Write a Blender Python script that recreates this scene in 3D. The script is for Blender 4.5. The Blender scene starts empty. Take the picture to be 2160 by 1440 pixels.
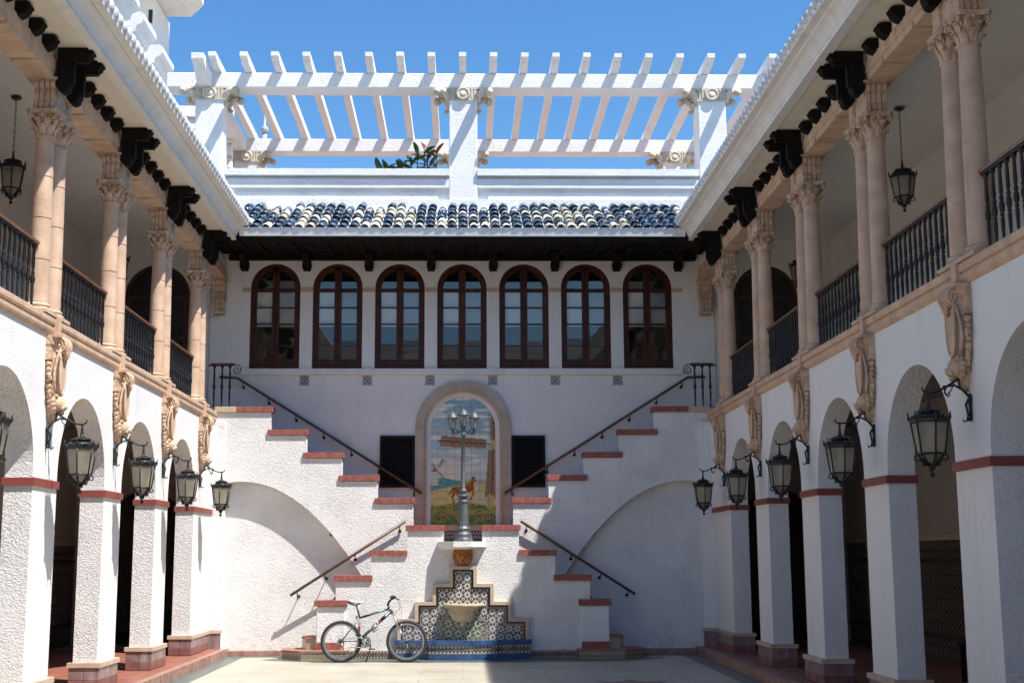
import bpy, bmesh, math, random
from math import sin, cos, pi, sqrt, atan2, radians
from mathutils import Vector, Matrix, noise as mnoise
random.seed(7)
S = bpy.context.scene
COL = S.collection

# ------------------------------------------------------------------ camera
cam = bpy.data.cameras.new("camera"); camo = bpy.data.objects.new("camera", cam); COL.objects.link(camo)
cam.sensor_width = 36.0; cam.lens = 2800.0/2160.0*36.0
cam.shift_x = (1080-1036)/2160.0
cam.clip_start = 0.1; cam.clip_end = 6000
camo.location = (0, 0, 1.67)
camo.matrix_world = Matrix.Translation((0, 0, 1.67)) @ (Matrix.Rotation(-0.0213567, 4, 'Z') @ Matrix.Rotation(pi/2+0.1592788, 4, 'X') @ Matrix.Rotation(-0.0035, 4, 'Z'))
S.camera = camo
# ------------------------------------------------------------------ light
SUN_DOWN = Vector((-0.45, 0.33, -1.0)).normalized()
sl = bpy.data.lights.new("sun", 'SUN'); sl.energy = 5.0; sl.angle = radians(0.53); sl.color = (1.0, 0.965, 0.91)
so = bpy.data.objects.new("sun", sl); COL.objects.link(so)
so.rotation_euler = SUN_DOWN.to_track_quat('-Z', 'Y').to_euler(); so.location = (10, -8, 25)
w = bpy.data.worlds.new("World"); S.world = w; w.use_nodes = True
nt = w.node_tree; bg = nt.nodes['Background']
sky = nt.nodes.new('ShaderNodeTexSky'); sky.sky_type = 'NISHITA'; sky.sun_disc = False
to_sun = -SUN_DOWN
sky.sun_elevation = math.asin(to_sun.z)
sky.sun_rotation = atan2(to_sun.x, to_sun.y)
sky.air_density = 1.0; sky.dust_density = 0.25; sky.ozone_density = 2.6; sky.altitude = 0
hsv = nt.nodes.new('ShaderNodeHueSaturation'); hsv.inputs['Saturation'].default_value = 1.27
nt.links.new(sky.outputs[0], hsv.inputs['Color']); nt.links.new(hsv.outputs[0], bg.inputs[0]); bg.inputs[1].default_value = 0.12
S.view_settings.view_transform = 'Standard'; S.view_settings.look = 'None'
S.view_settings.exposure = 0.70; S.view_settings.gamma = 1.0; S.view_settings.use_curve_mapping = False
S.cycles.max_bounces = 8; S.cycles.diffuse_bounces = 5; S.cycles.transparent_max_bounces = 12

# ------------------------------------------------------------------ materials
MATS = {}
def nodes(name):
    m = bpy.data.materials.new(name); m.use_nodes = True; MATS[name] = m
    return m, m.node_tree, m.node_tree.nodes['Principled BSDF']
def ramp(nt, fac, stops):
    r = nt.nodes.new('ShaderNodeValToRGB'); e = r.color_ramp.elements
    while len(e) < len(stops): e.new(0.5)
    for i, (p, c) in enumerate(stops):
        e[i].position = p; e[i].color = (*c, 1) if len(c) == 3 else c
    nt.links.new(fac, r.inputs[0]); return r.outputs[0]
def tex(nt, kind, scale, vec=None, **kw):
    t = nt.nodes.new('ShaderNodeTex'+kind)
    t.inputs['Scale'].default_value = scale
    for k, v in kw.items():
        if k in t.inputs: t.inputs[k].default_value = v
        else: setattr(t, k, v)
    if vec is not None: nt.links.new(vec, t.inputs['Vector'])
    return t
def wpos(nt, scale=(1, 1, 1)):
    g = nt.nodes.new('ShaderNodeNewGeometry'); m = nt.nodes.new('ShaderNodeMapping')
    m.inputs['Scale'].default_value = scale
    nt.links.new(g.outputs['Position'], m.inputs['Vector']); return m.outputs[0]
def math_(nt, op, a, b=None, c=None):
    n = nt.nodes.new('ShaderNodeMath'); n.operation = op
    for i, v in enumerate((a, b, c)):
        if v is None: continue
        if isinstance(v, (int, float)): n.inputs[i].default_value = v
        else: nt.links.new(v, n.inputs[i])
    return n.outputs[0]
def mix(nt, f, a, b, mode='MIX'):
    n = nt.nodes.new('ShaderNodeMix'); n.data_type = 'RGBA'; n.blend_type = mode
    for i, v in ((0, f), (6, a), (7, b)):
        if isinstance(v, (int, float)): n.inputs[i].default_value = v
        elif isinstance(v, tuple): n.inputs[i].default_value = (*v, 1) if len(v) == 3 else v
        else: nt.links.new(v, n.inputs[i])
    return n.outputs[2]
def bump(nt, bs, h, dist, strength=1.0):
    b = nt.nodes.new('ShaderNodeBump'); b.inputs['Distance'].default_value = dist; b.inputs['Strength'].default_value = strength
    nt.links.new(h, b.inputs['Height']); nt.links.new(b.outputs[0], bs.inputs['Normal'])
def simple(name, col, rough=0.7, var=0.15, vscale=6, bscale=0, bdist=0.0, metal=0.0, spec=None, streak=0.0, streakcol=(0.25, 0.2, 0.15)):
    m, nt, bs = nodes(name)
    p = wpos(nt)
    n = tex(nt, 'Noise', vscale, p, Detail=5.0)
    lo = tuple(c*(1-var) for c in col); hi = tuple(min(1, c*(1+var)) for c in col)
    c = ramp(nt, n.outputs[0], [(0.3, lo), (0.7, hi)])
    if streak:
        s = tex(nt, 'Noise', 1.0, wpos(nt, (7, 7, 0.9)), Detail=6.0)
        f = ramp(nt, s.outputs[0], [(0.52, (0, 0, 0)), (0.78, (streak,)*3)])
        c = mix(nt, f, c, streakcol)
    nt.links.new(c, bs.inputs['Base Color'])
    bs.inputs['Roughness'].default_value = rough; bs.inputs['Metallic'].default_value = metal
    if spec is not None: bs.inputs['Specular IOR Level'].default_value = spec
    if bscale:
        b = tex(nt, 'Noise', bscale, p, Detail=4.0); bump(nt, bs, b.outputs[0], bdist)
    return m
def stucco(name, col, scale, dist, fine=0.003, stain=0.0, var=0.04):
    m, nt, bs = nodes(name); p = wpos(nt)
    n = tex(nt, 'Noise', 1.3, p, Detail=6.0)
    c = ramp(nt, n.outputs[0], [(0.3, tuple(x*(1-var) for x in col)), (0.7, col)])
    if stain:
        s = tex(nt, 'Noise', 1.0, wpos(nt, (5, 5, 0.7)), Detail=7.0)
        f = ramp(nt, s.outputs[0], [(0.55, (0, 0, 0)), (0.8, (stain,)*3)])
        c = mix(nt, f, c, (0.33, 0.31, 0.27))
        # splash dirt near the paving
        g = nt.nodes.new('ShaderNodeSeparateXYZ'); nt.links.new(p, g.inputs[0])
        lo = ramp(nt, g.outputs[2], [(0.1, (1, 1, 1)), (0.45, (0, 0, 0))])
        dn = tex(nt, 'Noise', 9, p, Detail=5.0)
        f2 = mix(nt, 1.0, lo, ramp(nt, dn.outputs[0], [(0.45, (0, 0, 0)), (0.75, (0.5,)*3)]), 'MULTIPLY')
        c = mix(nt, f2, c, (0.36, 0.33, 0.28))
    nt.links.new(c, bs.inputs['Base Color']); bs.inputs['Roughness'].default_value = 0.85
    bs.inputs['Specular IOR Level'].default_value = 0.2
    a = tex(nt, 'Noise', scale, wpos(nt, (1, 1, 1.5)), Detail=2.5, Distortion=1.6, Roughness=0.55)
    r = ramp(nt, a.outputs[0], [(0.38, (0, 0, 0)), (0.62, (1, 1, 1))])
    f = tex(nt, 'Noise', 2.2, p, Detail=2.0)
    fr = ramp(nt, f.outputs[0], [(0.3, (0.35,)*3), (0.7, (1, 1, 1))])
    rr = math_(nt, 'MULTIPLY', r, fr)
    big = tex(nt, 'Noise', 1.7, p, Detail=1.0)
    gn = nt.nodes.new('ShaderNodeNewGeometry'); sn = nt.nodes.new('ShaderNodeSeparateXYZ'); nt.links.new(gn.outputs['True Normal'], sn.inputs[0])
    rr = math_(nt, 'MULTIPLY', rr, math_(nt, 'SUBTRACT', 1.0, math_(nt, 'MULTIPLY', math_(nt, 'ABSOLUTE', sn.outputs[0]), 0.72)))
    h = math_(nt, 'ADD', rr, math_(nt, 'MULTIPLY', big.outputs[0], fine/dist*6))
    bump(nt, bs, h, dist)
    return m
stucco('stucco_rough', (0.80, 0.785, 0.765), 23, 0.0095, stain=0.16)
stucco('stucco_plain', (0.79, 0.775, 0.755), 15, 0.006, stain=0.16)
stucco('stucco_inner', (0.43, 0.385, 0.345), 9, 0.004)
stucco('gallery_plaster', (0.74, 0.72, 0.67), 9, 0.004)
stucco('pergola_paint', (0.82, 0.81, 0.80), 24, 0.008, stain=0.10)
simple('plaster_trim', (0.74, 0.72, 0.68), 0.8, 0.06, 3, 25, 0.003, streak=0.35, streakcol=(0.5, 0.42, 0.32))
simple('soffit_plaster', (0.70, 0.65, 0.56), 0.85, 0.06, 3, 30, 0.004)
def stone():
    m, nt, bs = nodes('peach_stone'); p = wpos(nt)
    n = tex(nt, 'Noise', 5, p, Detail=6.0)
    c = ramp(nt, n.outputs[0], [(0.3, (0.50, 0.335, 0.225)), (0.7, (0.66, 0.47, 0.335))])
    s = tex(nt, 'Noise', 1.0, wpos(nt, (9, 9, 1.6)), Detail=6.0)
    c = mix(nt, ramp(nt, s.outputs[0], [(0.5, (0, 0, 0)), (0.8, (0.45,)*3)]), c, (0.30, 0.22, 0.16))
    nt.links.new(c, bs.inputs['Base Color']); bs.inputs['Roughness'].default_value = 0.85
    b = tex(nt, 'Noise', 40, p, Detail=4.0); bump(nt, bs, b.outputs[0], 0.004)
stone()
def ornate():
    m, nt, bs = nodes('carved_stone'); p = wpos(nt)
    n = tex(nt, 'Noise', 7, p, Detail=6.0)
    c = ramp(nt, n.outputs[0], [(0.3, (0.48, 0.32, 0.21)), (0.7, (0.66, 0.47, 0.33))])
    s = tex(nt, 'Noise', 13, wpos(nt, (1, 1, 0.6)), Detail=5.0)
    c = mix(nt, ramp(nt, s.outputs[0], [(0.52, (0, 0, 0)), (0.72, (0.6,)*3)]), c, (0.20, 0.12, 0.07))
    nt.links.new(c, bs.inputs['Base Color']); bs.inputs['Roughness'].default_value = 0.85
    b = tex(nt, 'Noise', 28, p, Detail=4.0); bump(nt, bs, b.outputs[0], 0.012)
ornate()
simple('surround_stone', (0.47, 0.39, 0.31), 0.8, 0.14, 4, 35, 0.003, streak=0.2)
simple('pale_stone', (0.52, 0.40, 0.29), 0.8, 0.12, 6, 40, 0.003)
simple('pergola_capital_stone', (0.56, 0.50, 0.40), 0.85, 0.18, 9, 40, 0.006, streak=0.5, streakcol=(0.24, 0.21, 0.17))
simple('red_brick', (0.29, 0.085, 0.065), 0.75, 0.35, 18, 60, 0.003, streak=0.4, streakcol=(0.36, 0.2, 0.16))
simple('plinth_red', (0.21, 0.085, 0.075), 0.6, 0.25, 6, 40, 0.002, streak=0.5, streakcol=(0.3,0.22,0.2))
simple('red_paint', (0.25, 0.058, 0.045), 0.6, 0.10, 6, 40, 0.002)
simple('red_floor_tile', (0.29, 0.11, 0.075), 0.45, 0.25, 5, 30, 0.002)
simple('plinth_tile', (0.24, 0.155, 0.15), 0.3, 0.3, 7, 30, 0.002, streak=0.7, streakcol=(0.45, 0.41, 0.40))
simple('terrace_tile', (0.42, 0.30, 0.245), 0.8, 0.15, 4)
simple('grout', (0.33, 0.29, 0.25), 0.9, 0.15, 20)
simple('dark_wood', (0.009, 0.0065, 0.0055), 0.75, 0.3, 12, 40, 0.003, spec=0.15)
simple('window_wood', (0.060, 0.017, 0.009), 0.45, 0.45, 8, 50, 0.001, spec=0.25)
simple('door_wood', (0.05, 0.02, 0.012), 0.5, 0.3, 8)
simple('shutter_wood', (0.009, 0.008, 0.007), 0.6, 0.2, 8, spec=0.2)
simple('handrail_wood', (0.16, 0.065, 0.035), 0.4, 0.3, 10)
simple('brown_rail', (0.11, 0.055, 0.035), 0.45, 0.25, 10)
simple('wrought_iron', (0.012, 0.012, 0.013), 0.45, 0.3, 20, metal=0.1)
simple('grey_iron', (0.095, 0.11, 0.12), 0.55, 0.25, 14, metal=0.3, streak=0.35, streakcol=(0.45, 0.45, 0.45))
simple('white_paint', (0.74, 0.74, 0.73), 0.55, 0.05, 6, streak=0.15)
simple('border_stone', (0.10, 0.125, 0.115), 0.35, 0.25, 7)
simple('kerb_stone', (0.33, 0.18, 0.14), 0.75, 0.35, 8, 30, 0.004, streak=0.7, streakcol=(0.36, 0.32, 0.26))
simple('terracotta', (0.38, 0.15, 0.04), 0.45, 0.4, 12, 40, 0.006)
simple('basin_stone', (0.56, 0.45, 0.30), 0.7, 0.2, 7, 30, 0.004, streak=0.5, streakcol=(0.2, 0.15, 0.09))
simple('blue_glaze', (0.03, 0.085, 0.21), 0.16, 0.35, 9)
simple('grey_post', (0.35, 0.35, 0.33), 0.5, 0.2, 8)
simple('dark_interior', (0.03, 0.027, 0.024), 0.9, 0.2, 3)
simple('blind_cloth', (0.66, 0.66, 0.64), 0.9, 0.03, 4)
simple('tyre_rubber', (0.025, 0.025, 0.027), 0.75, 0.2, 20)
simple('bike_metal', (0.34, 0.35, 0.37), 0.35, 0.1, 10, metal=0.8)
simple('bike_paint', (0.13, 0.135, 0.155), 0.35, 0.1, 10, metal=0.5)
simple('bike_black', (0.015, 0.015, 0.016), 0.4, 0.1, 10)
simple('bike_white', (0.5, 0.5, 0.5), 0.4, 0.03, 10)
simple('bike_red', (0.45, 0.02, 0.02), 0.35, 0.05, 10)
simple('leaf_green', (0.04, 0.11, 0.035), 0.35, 0.4, 9)
simple('leaf_red', (0.13, 0.035, 0.03), 0.35, 0.3, 9)
simple('twig', (0.12, 0.10, 0.05), 0.7, 0.2, 9)
simple('bulb_glass', (0.8, 0.8, 0.76), 0.3, 0.02, 9)
simple('roof_mortar', (0.50, 0.50, 0.49), 0.9, 0.12, 15, 60, 0.006)
simple('ground_earth', (0.30, 0.27, 0.22), 0.9, 0.2, 2)
simple('step_tread', (0.30, 0.14, 0.10), 0.7, 0.25, 8, 30, 0.003)
def glaze(name, col, rough=0.22, dirt=0.35):
    m, nt, bs = nodes(name); p = wpos(nt)
    oi = nt.nodes.new('ShaderNodeObjectInfo')
    n = tex(nt, 'Noise', 16, p, Detail=6.0)
    c = ramp(nt, n.outputs[0], [(0.3, tuple(x*0.6 for x in col)), (0.65, col), (0.85, tuple(min(1, x*1.5+0.02) for x in col))])
    v = math_(nt, 'MULTIPLY_ADD', oi.outputs['Random'], 0.9, 0.55)
    hs = nt.nodes.new('ShaderNodeHueSaturation'); nt.links.new(c, hs.inputs['Color']); nt.links.new(v, hs.inputs['Value'])
    d = tex(nt, 'Noise', 26, p, Detail=8.0)
    c = mix(nt, ramp(nt, d.outputs[0], [(0.55, (0, 0, 0)), (0.75, (dirt,)*3)]), hs.outputs[0], (0.25, 0.21, 0.16))
    nt.links.new(c, bs.inputs['Base Color']); bs.inputs['Roughness'].default_value = rough
glaze('tile_blue', (0.045, 0.092, 0.165)); glaze('tile_cream', (0.72, 0.68, 0.57), 0.35, 0.12)
simple('tile_end', (0.62, 0.63, 0.63), 0.35, 0.25, 22, 60, 0.008)
simple('tile_grey', (0.20, 0.25, 0.31), 0.25, 0.3, 16)

def glass(name, tint=(1, 1, 1), rough=0.02, diffuse=0.0, dcol=(0.6, 0.55, 0.45), fboost=1.45):
    m, nt, bs = nodes(name); nt.nodes.remove(bs); out = nt.nodes['Material Output']
    tr = nt.nodes.new('ShaderNodeBsdfTransparent'); tr.inputs[0].default_value = (*tint, 1)
    gl = nt.nodes.new('ShaderNodeBsdfGlossy'); gl.inputs['Roughness'].default_value = rough
    fr = nt.nodes.new('ShaderNodeFresnel'); fr.inputs[0].default_value = fboost
    a = tr.outputs[0]
    if diffuse:
        df = nt.nodes.new('ShaderNodeBsdfDiffuse')
        n = tex(nt, 'Noise', 9, wpos(nt), Detail=4.0)
        nt.links.new(ramp(nt, n.outputs[0], [(0.3, tuple(x*0.7 for x in dcol)), (0.7, dcol)]), df.inputs[0])
        tl = nt.nodes.new('ShaderNodeBsdfTranslucent'); tl.inputs[0].default_value = (*dcol, 1)
        ad = nt.nodes.new('ShaderNodeMixShader'); ad.inputs[0].default_value = 0.5
        nt.links.new(df.outputs[0], ad.inputs[1]); nt.links.new(tl.outputs[0], ad.inputs[2])
        mm = nt.nodes.new('ShaderNodeMixShader'); mm.inputs[0].default_value = diffuse
        nt.links.new(a, mm.inputs[1]); nt.links.new(ad.outputs[0], mm.inputs[2]); a = mm.outputs[0]
    ms = nt.nodes.new('ShaderNodeMixShader')
    nt.links.new(fr.outputs[0], ms.inputs[0]); nt.links.new(a, ms.inputs[1]); nt.links.new(gl.outputs[0], ms.inputs[2])
    nt.links.new(ms.outputs[0], out.inputs[0]); return m
glass('window_glass', (0.93, 0.95, 0.95), 0.01, fboost=1.95)
glass('lantern_glass', (0.85, 0.82, 0.72), 0.15, diffuse=0.62, dcol=(0.66, 0.61, 0.49))
glass('lamp_glass', (0.9, 0.9, 0.9), 0.1, diffuse=0.5, dcol=(0.62, 0.62, 0.58))

def attr_mat(name, rough, dirt=0.0):
    m, nt, bs = nodes(name); a = nt.nodes.new('ShaderNodeAttribute'); a.attribute_name = 'Col'
    n = tex(nt, 'Noise', 12, wpos(nt), Detail=5.0)
    c = mix(nt, 0.2, a.outputs['Color'], ramp(nt, n.outputs[0], [(0.3, (0.55,)*3), (0.7, (1.0,)*3)]), 'MULTIPLY')
    nt.links.new(c, bs.inputs['Base Color']); bs.inputs['Roughness'].default_value = rough
attr_mat('painted_tile', 0.22)

def zellige(name, cell, dark=False, kind='star'):
    m, nt, bs = nodes(name)
    g = nt.nodes.new('ShaderNodeNewGeometry'); sx = nt.nodes.new('ShaderNodeSeparateXYZ'); nt.links.new(g.outputs['Position'], sx.inputs[0])
    X = math_(nt, 'ADD', sx.outputs[0], sx.outputs[1] if kind == 'wall' else 0.0)
    Z = sx.outputs[2]
    def cellc(off):
        u = math_(nt, 'SUBTRACT', math_(nt, 'FRACT', math_(nt, 'ADD', math_(nt, 'DIVIDE', X, cell), 50+off)), 0.5)
        v = math_(nt, 'SUBTRACT', math_(nt, 'FRACT', math_(nt, 'ADD', math_(nt, 'DIVIDE', Z, cell), 50+off)), 0.5)
        r = math_(nt, 'SQRT', math_(nt, 'ADD', math_(nt, 'MULTIPLY', u, u), math_(nt, 'MULTIPLY', v, v)))
        return r, math_(nt, 'ARCTAN2', v, u)
    def lt(a, b): return math_(nt, 'LESS_THAN', a, b)
    def gt(a, b): return math_(nt, 'GREATER_THAN', a, b)
    r1, a1 = cellc(0.0); r2, a2 = cellc(0.5)
    white = (0.62, 0.60, 0.54); blue = (0.045, 0.075, 0.22); black = (0.02, 0.02, 0.025); orange = (0.33, 0.09, 0.02); green = (0.03, 0.10, 0.06)
    if kind == 'green':
        white = (0.50, 0.52, 0.42); orange = (0.10, 0.14, 0.08); blue = (0.06, 0.09, 0.10); black = (0.09, 0.10, 0.06)
    c = mix(nt, gt(math_(nt, 'SINE', math_(nt, 'MULTIPLY', a1, 8.0)), 0.1), white, green)
    c = mix(nt, math_(nt, 'MULTIPLY', gt(math_(nt, 'SINE', math_(nt, 'MULTIPLY', a2, 12.0)), -0.15), lt(r2, 0.42)), c, orange)
    c = mix(nt, math_(nt, 'MULTIPLY', lt(r2, 0.42), gt(math_(nt, 'SINE', math_(nt, 'MULTIPLY', a2, 12.0)), 0.82)), c, black)
    c = mix(nt, lt(r2, 0.17), c, white)
    c = mix(nt, lt(r2, 0.10), c, blue)
    c = mix(nt, lt(r1, 0.27), c, white)
    c = mix(nt, lt(r1, 0.17), c, blue)
    c = mix(nt, gt(r1, 0.46), c, mix(nt, lt(r2, 0.2), black, c))
    n = tex(nt, 'Noise', 7, wpos(nt), Detail=6.0)
    c = mix(nt, ramp(nt, n.outputs[0], [(0.5, (0, 0, 0)), (0.75, (0.35,)*3)]), c, (0.42, 0.39, 0.33))
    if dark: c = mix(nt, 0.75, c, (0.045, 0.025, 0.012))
    nt.links.new(c, bs.inputs['Base Color']); bs.inputs['Roughness'].default_value = 0.2
zellige('zellige_star', 0.137)
zellige('zellige_green', 0.16, kind='green')
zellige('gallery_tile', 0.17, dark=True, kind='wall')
def bandmat(name, base, ink, ink2, cell, zc, hh):
    m, nt, bs = nodes(name)
    g = nt.nodes.new('ShaderNodeNewGeometry'); sx = nt.nodes.new('ShaderNodeSeparateXYZ'); nt.links.new(g.outputs['Position'], sx.inputs[0])
    u = math_(nt, 'MULTIPLY', sx.outputs[0], 2*pi/cell); z = math_(nt, 'DIVIDE', math_(nt, 'SUBTRACT', sx.outputs[2], zc), hh)
    def near(a, b, t): return math_(nt, 'LESS_THAN', math_(nt, 'ABSOLUTE', math_(nt, 'SUBTRACT', a, b)), t)
    s1 = math_(nt, 'MULTIPLY', math_(nt, 'SINE', u), 0.55); s2 = math_(nt, 'MULTIPLY', s1, -1.0)
    ins = math_(nt, 'LESS_THAN', math_(nt, 'ABSOLUTE', z), math_(nt, 'MINIMUM', math_(nt, 'ABSOLUTE', s1), 0.3))
    c = mix(nt, ins, base, ink2)
    c = mix(nt, math_(nt, 'MAXIMUM', near(z, s1, 0.22), near(z, s2, 0.22)), c, ink)
    c = mix(nt, near(math_(nt, 'ABSOLUTE', z), 0.88, 0.08), c, ink2)
    n = tex(nt, 'Noise', 11, wpos(nt), Detail=6.0)
    c = mix(nt, ramp(nt, n.outputs[0], [(0.5, (0, 0, 0)), (0.75, (0.5,)*3)]), c, (0.36, 0.31, 0.24))
    nt.links.new(c, bs.inputs['Base Color']); bs.inputs['Roughness'].default_value = 0.25
bandmat('band_tile', (0.56, 0.50, 0.38), (0.04, 0.05, 0.08), (0.13, 0.12, 0.11), 0.12, 0.165, 0.07)
bandmat('skirting_tile', (0.42, 0.38, 0.30), (0.05, 0.05, 0.06), (0.22, 0.10, 0.05), 0.10, 0.065, 0.065)
bandmat('riser_tile', (0.10, 0.08, 0.10), (0.42, 0.40, 0.38), (0.02, 0.02, 0.05), 0.11, 2.02, 0.09)
bandmat('step_tile', (0.40, 0.35, 0.26), (0.20, 0.16, 0.11), (0.34, 0.22, 0.13), 0.14, 0.05, 0.05)
def floor_mat():
    m, nt, bs = nodes('court_paving'); p = wpos(nt)
    n = tex(nt, 'Noise', 1.2, p, Detail=8.0)
    c = ramp(nt, n.outputs[0], [(0.3, (0.39, 0.36, 0.29)), (0.7, (0.53, 0.49, 0.40))])
    s = tex(nt, 'Noise', 5, wpos(nt, (0.25, 3.0, 1)), Detail=7.0)
    c = mix(nt, ramp(nt, s.outputs[0], [(0.5, (0, 0, 0)), (0.75, (0.45,)*3)]), c, (0.36, 0.26, 0.15))
    br = nt.nodes.new('ShaderNodeTexBrick'); nt.links.new(p, br.inputs['Vector']); br.inputs['Scale'].default_value = 1.0
    br.inputs['Brick Width'].default_value = 1.2; br.inputs['Row Height'].default_value = 0.6; br.inputs['Mortar Size'].default_value = 0.008
    br.inputs['Color1'].default_value = (0,0,0,1); br.inputs['Color2'].default_value = (0.12,0.12,0.12,1); br.inputs['Mortar'].default_value = (0.5,0.5,0.5,1)
    c = mix(nt, br.outputs[0], c, (0.20, 0.17, 0.13))
    sp = tex(nt, 'Noise', 14, p, Detail=8.0)
    c = mix(nt, ramp(nt, sp.outputs[0], [(0.60, (0, 0, 0)), (0.72, (0.5,)*3)]), c, (0.24, 0.21, 0.17))
    nt.links.new(c, bs.inputs['Base Color']); bs.inputs['Roughness'].default_value = 0.42
    b = tex(nt, 'Noise', 60, p, Detail=4.0); bump(nt, bs, b.outputs[0], 0.002)
floor_mat()

# ------------------------------------------------------------------ mesh helpers
class MB:
    def __init__(s): s.v = []; s.f = []; s.M = None; s.sm = False; s.smf = []
    def add(s, vs, fs):
        o = len(s.v)
        for v in vs:
            v = Vector(v)
            if s.M is not None: v = s.M @ v
            s.v.append(v)
        s.f += [tuple(i+o for i in f) for f in fs]; s.smf += [s.sm]*len(fs)
    def box(s, x0, x1, y0, y1, z0, z1):
        s.add([(x0,y0,z0),(x1,y0,z0),(x1,y1,z0),(x0,y1,z0),(x0,y0,z1),(x1,y0,z1),(x1,y1,z1),(x0,y1,z1)],
              [(0,3,2,1),(4,5,6,7),(0,1,5,4),(1,2,6,5),(2,3,7,6),(3,0,4,7)]); return s
    def bbox(s, x0, x1, y0, y1, z0, z1, b=0.01):
        # box with chamfered vertical + top edges
        xs = [(x0+b,y0),(x1-b,y0),(x1,y0+b),(x1,y1-b),(x1-b,y1),(x0+b,y1),(x0,y1-b),(x0,y0+b)]
        cx, cy = (x0+x1)/2, (y0+y1)/2
        ins = [(x+(b if x < cx else -b), y+(b if y < cy else -b)) for x, y in xs]
        vs = [(x,y,z0+b) for x,y in xs]+[(x,y,z1-b) for x,y in xs]+[(x,y,z1) for x,y in ins]+[(x,y,z0) for x,y in ins]
        fs = [(i,(i+1)%8,8+(i+1)%8,8+i) for i in range(8)]+[(8+i,8+(i+1)%8,16+(i+1)%8,16+i) for i in range(8)]+[tuple(range(16,24))]
        fs += [(24+i,24+(i+1)%8,(i+1)%8,i) for i in range(8)]+[tuple(range(31,23,-1))]
        s.add(vs, fs); return s
    def prism(s, poly, fn, a, b):
        n = len(poly)
        s.add([fn(u,w,a) for u,w in poly]+[fn(u,w,b) for u,w in poly],
              [tuple(range(n-1,-1,-1)), tuple(range(n,2*n))]+[(i,(i+1)%n,n+(i+1)%n,n+i) for i in range(n)]); return s
    def lathe(s, prof, n=12, c=(0,0,0), smooth=True, sx=1, sy=1, ph=0):
        vs = []; fs = []
        for r, z in prof:
            for k in range(n):
                a = 2*pi*k/n+ph; vs.append((c[0]+r*cos(a)*sx, c[1]+r*sin(a)*sy, c[2]+z))
        for j in range(len(prof)-1):
            for k in range(n):
                fs.append((j*n+k, j*n+(k+1)%n, (j+1)*n+(k+1)%n, (j+1)*n+k))
        old = s.sm; s.sm = smooth; s.add(vs, fs); s.sm = False
        m = len(prof)-1
        o = len(s.v)-len(vs)
        s.f.append(tuple(o+k for k in range(n-1,-1,-1))); s.f.append(tuple(o+m*n+k for k in range(n))); s.smf += [False, False]
        s.sm = old; return s
    def tube(s, pts, r, n=6, smooth=True, closed=False):
        pts = [Vector(p) for p in pts]; N = len(pts); rs = r if isinstance(r, (list, tuple)) else [r]*N
        vs = []; prev = None
        for i, p in enumerate(pts):
            if closed: t = pts[(i+1)%N]-pts[i-1]
            else: t = pts[min(i+1, N-1)]-pts[max(i-1, 0)]
            t.normalize()
            if prev is None:
                up = Vector((0,0,1)) if abs(t.z) < 0.9 else Vector((0,1,0)); e = t.cross(up).normalized()
            else: e = (prev-t*prev.dot(t)).normalized()
            prev = e; f = t.cross(e)
            for k in range(n):
                a = 2*pi*k/n; vs.append(p+(e*cos(a)+f*sin(a))*rs[i])
        fs = []
        for i in range(N if closed else N-1):
            j = (i+1)%N
            for k in range(n): fs.append((i*n+k, i*n+(k+1)%n, j*n+(k+1)%n, j*n+k))
        if not closed: fs += [tuple(range(n-1,-1,-1)), tuple((N-1)*n+k for k in range(n))]
        old = s.sm; s.sm = smooth; s.add(vs, fs); s.sm = old; return s
    def ball(s, c, r, n=8, m=6, sc=(1,1,1)):
        vs = []; fs = []
        for j in range(1, m):
            for k in range(n):
                t = pi*j/m; a = 2*pi*k/n
                vs.append((c[0]+r*sc[0]*sin(t)*cos(a), c[1]+r*sc[1]*sin(t)*sin(a), c[2]+r*sc[2]*cos(t)))
        vs += [(c[0],c[1],c[2]+r*sc[2]),(c[0],c[1],c[2]-r*sc[2])]; T, B = len(vs)-2, len(vs)-1
        for j in range(m-2):
            for k in range(n): fs.append((j*n+k, (j+1)*n+k, (j+1)*n+(k+1)%n, j*n+(k+1)%n))
        for k in range(n): fs.append((T, k, (k+1)%n)); fs.append((B, (m-2)*n+(k+1)%n, (m-2)*n+k))
        old = s.sm; s.sm = True; s.add(vs, fs); s.sm = old; return s
    def spiral(s, c, r0, r1, turns, rad, axis='y', n=26, flip=1, ph=0, w=None):
        pts = []
        for i in range(n+1):
            t = i/n; r = r0+(r1-r0)*t; a = ph+flip*2*pi*turns*t
            if axis == 'y': pts.append((c[0]+r*cos(a), c[1], c[2]+r*sin(a)))
            else: pts.append((c[0], c[1]+r*cos(a), c[2]+r*sin(a)))
        return s.tube(pts, [rad*(1-0.4*i/n) for i in range(n+1)], 6)
    def mesh(s, name, m, recalc=True):
        me = bpy.data.meshes.new(name); me.from_pydata([tuple(v) for v in s.v], [], s.f)
        if recalc:
            b = bmesh.new(); b.from_mesh(me); bmesh.ops.recalc_face_normals(b, faces=b.faces); b.to_mesh(me); b.free()
        me.materials.append(MATS[m]); me.polygons.foreach_set('use_smooth', s.smf); me.update(); return me

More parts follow.
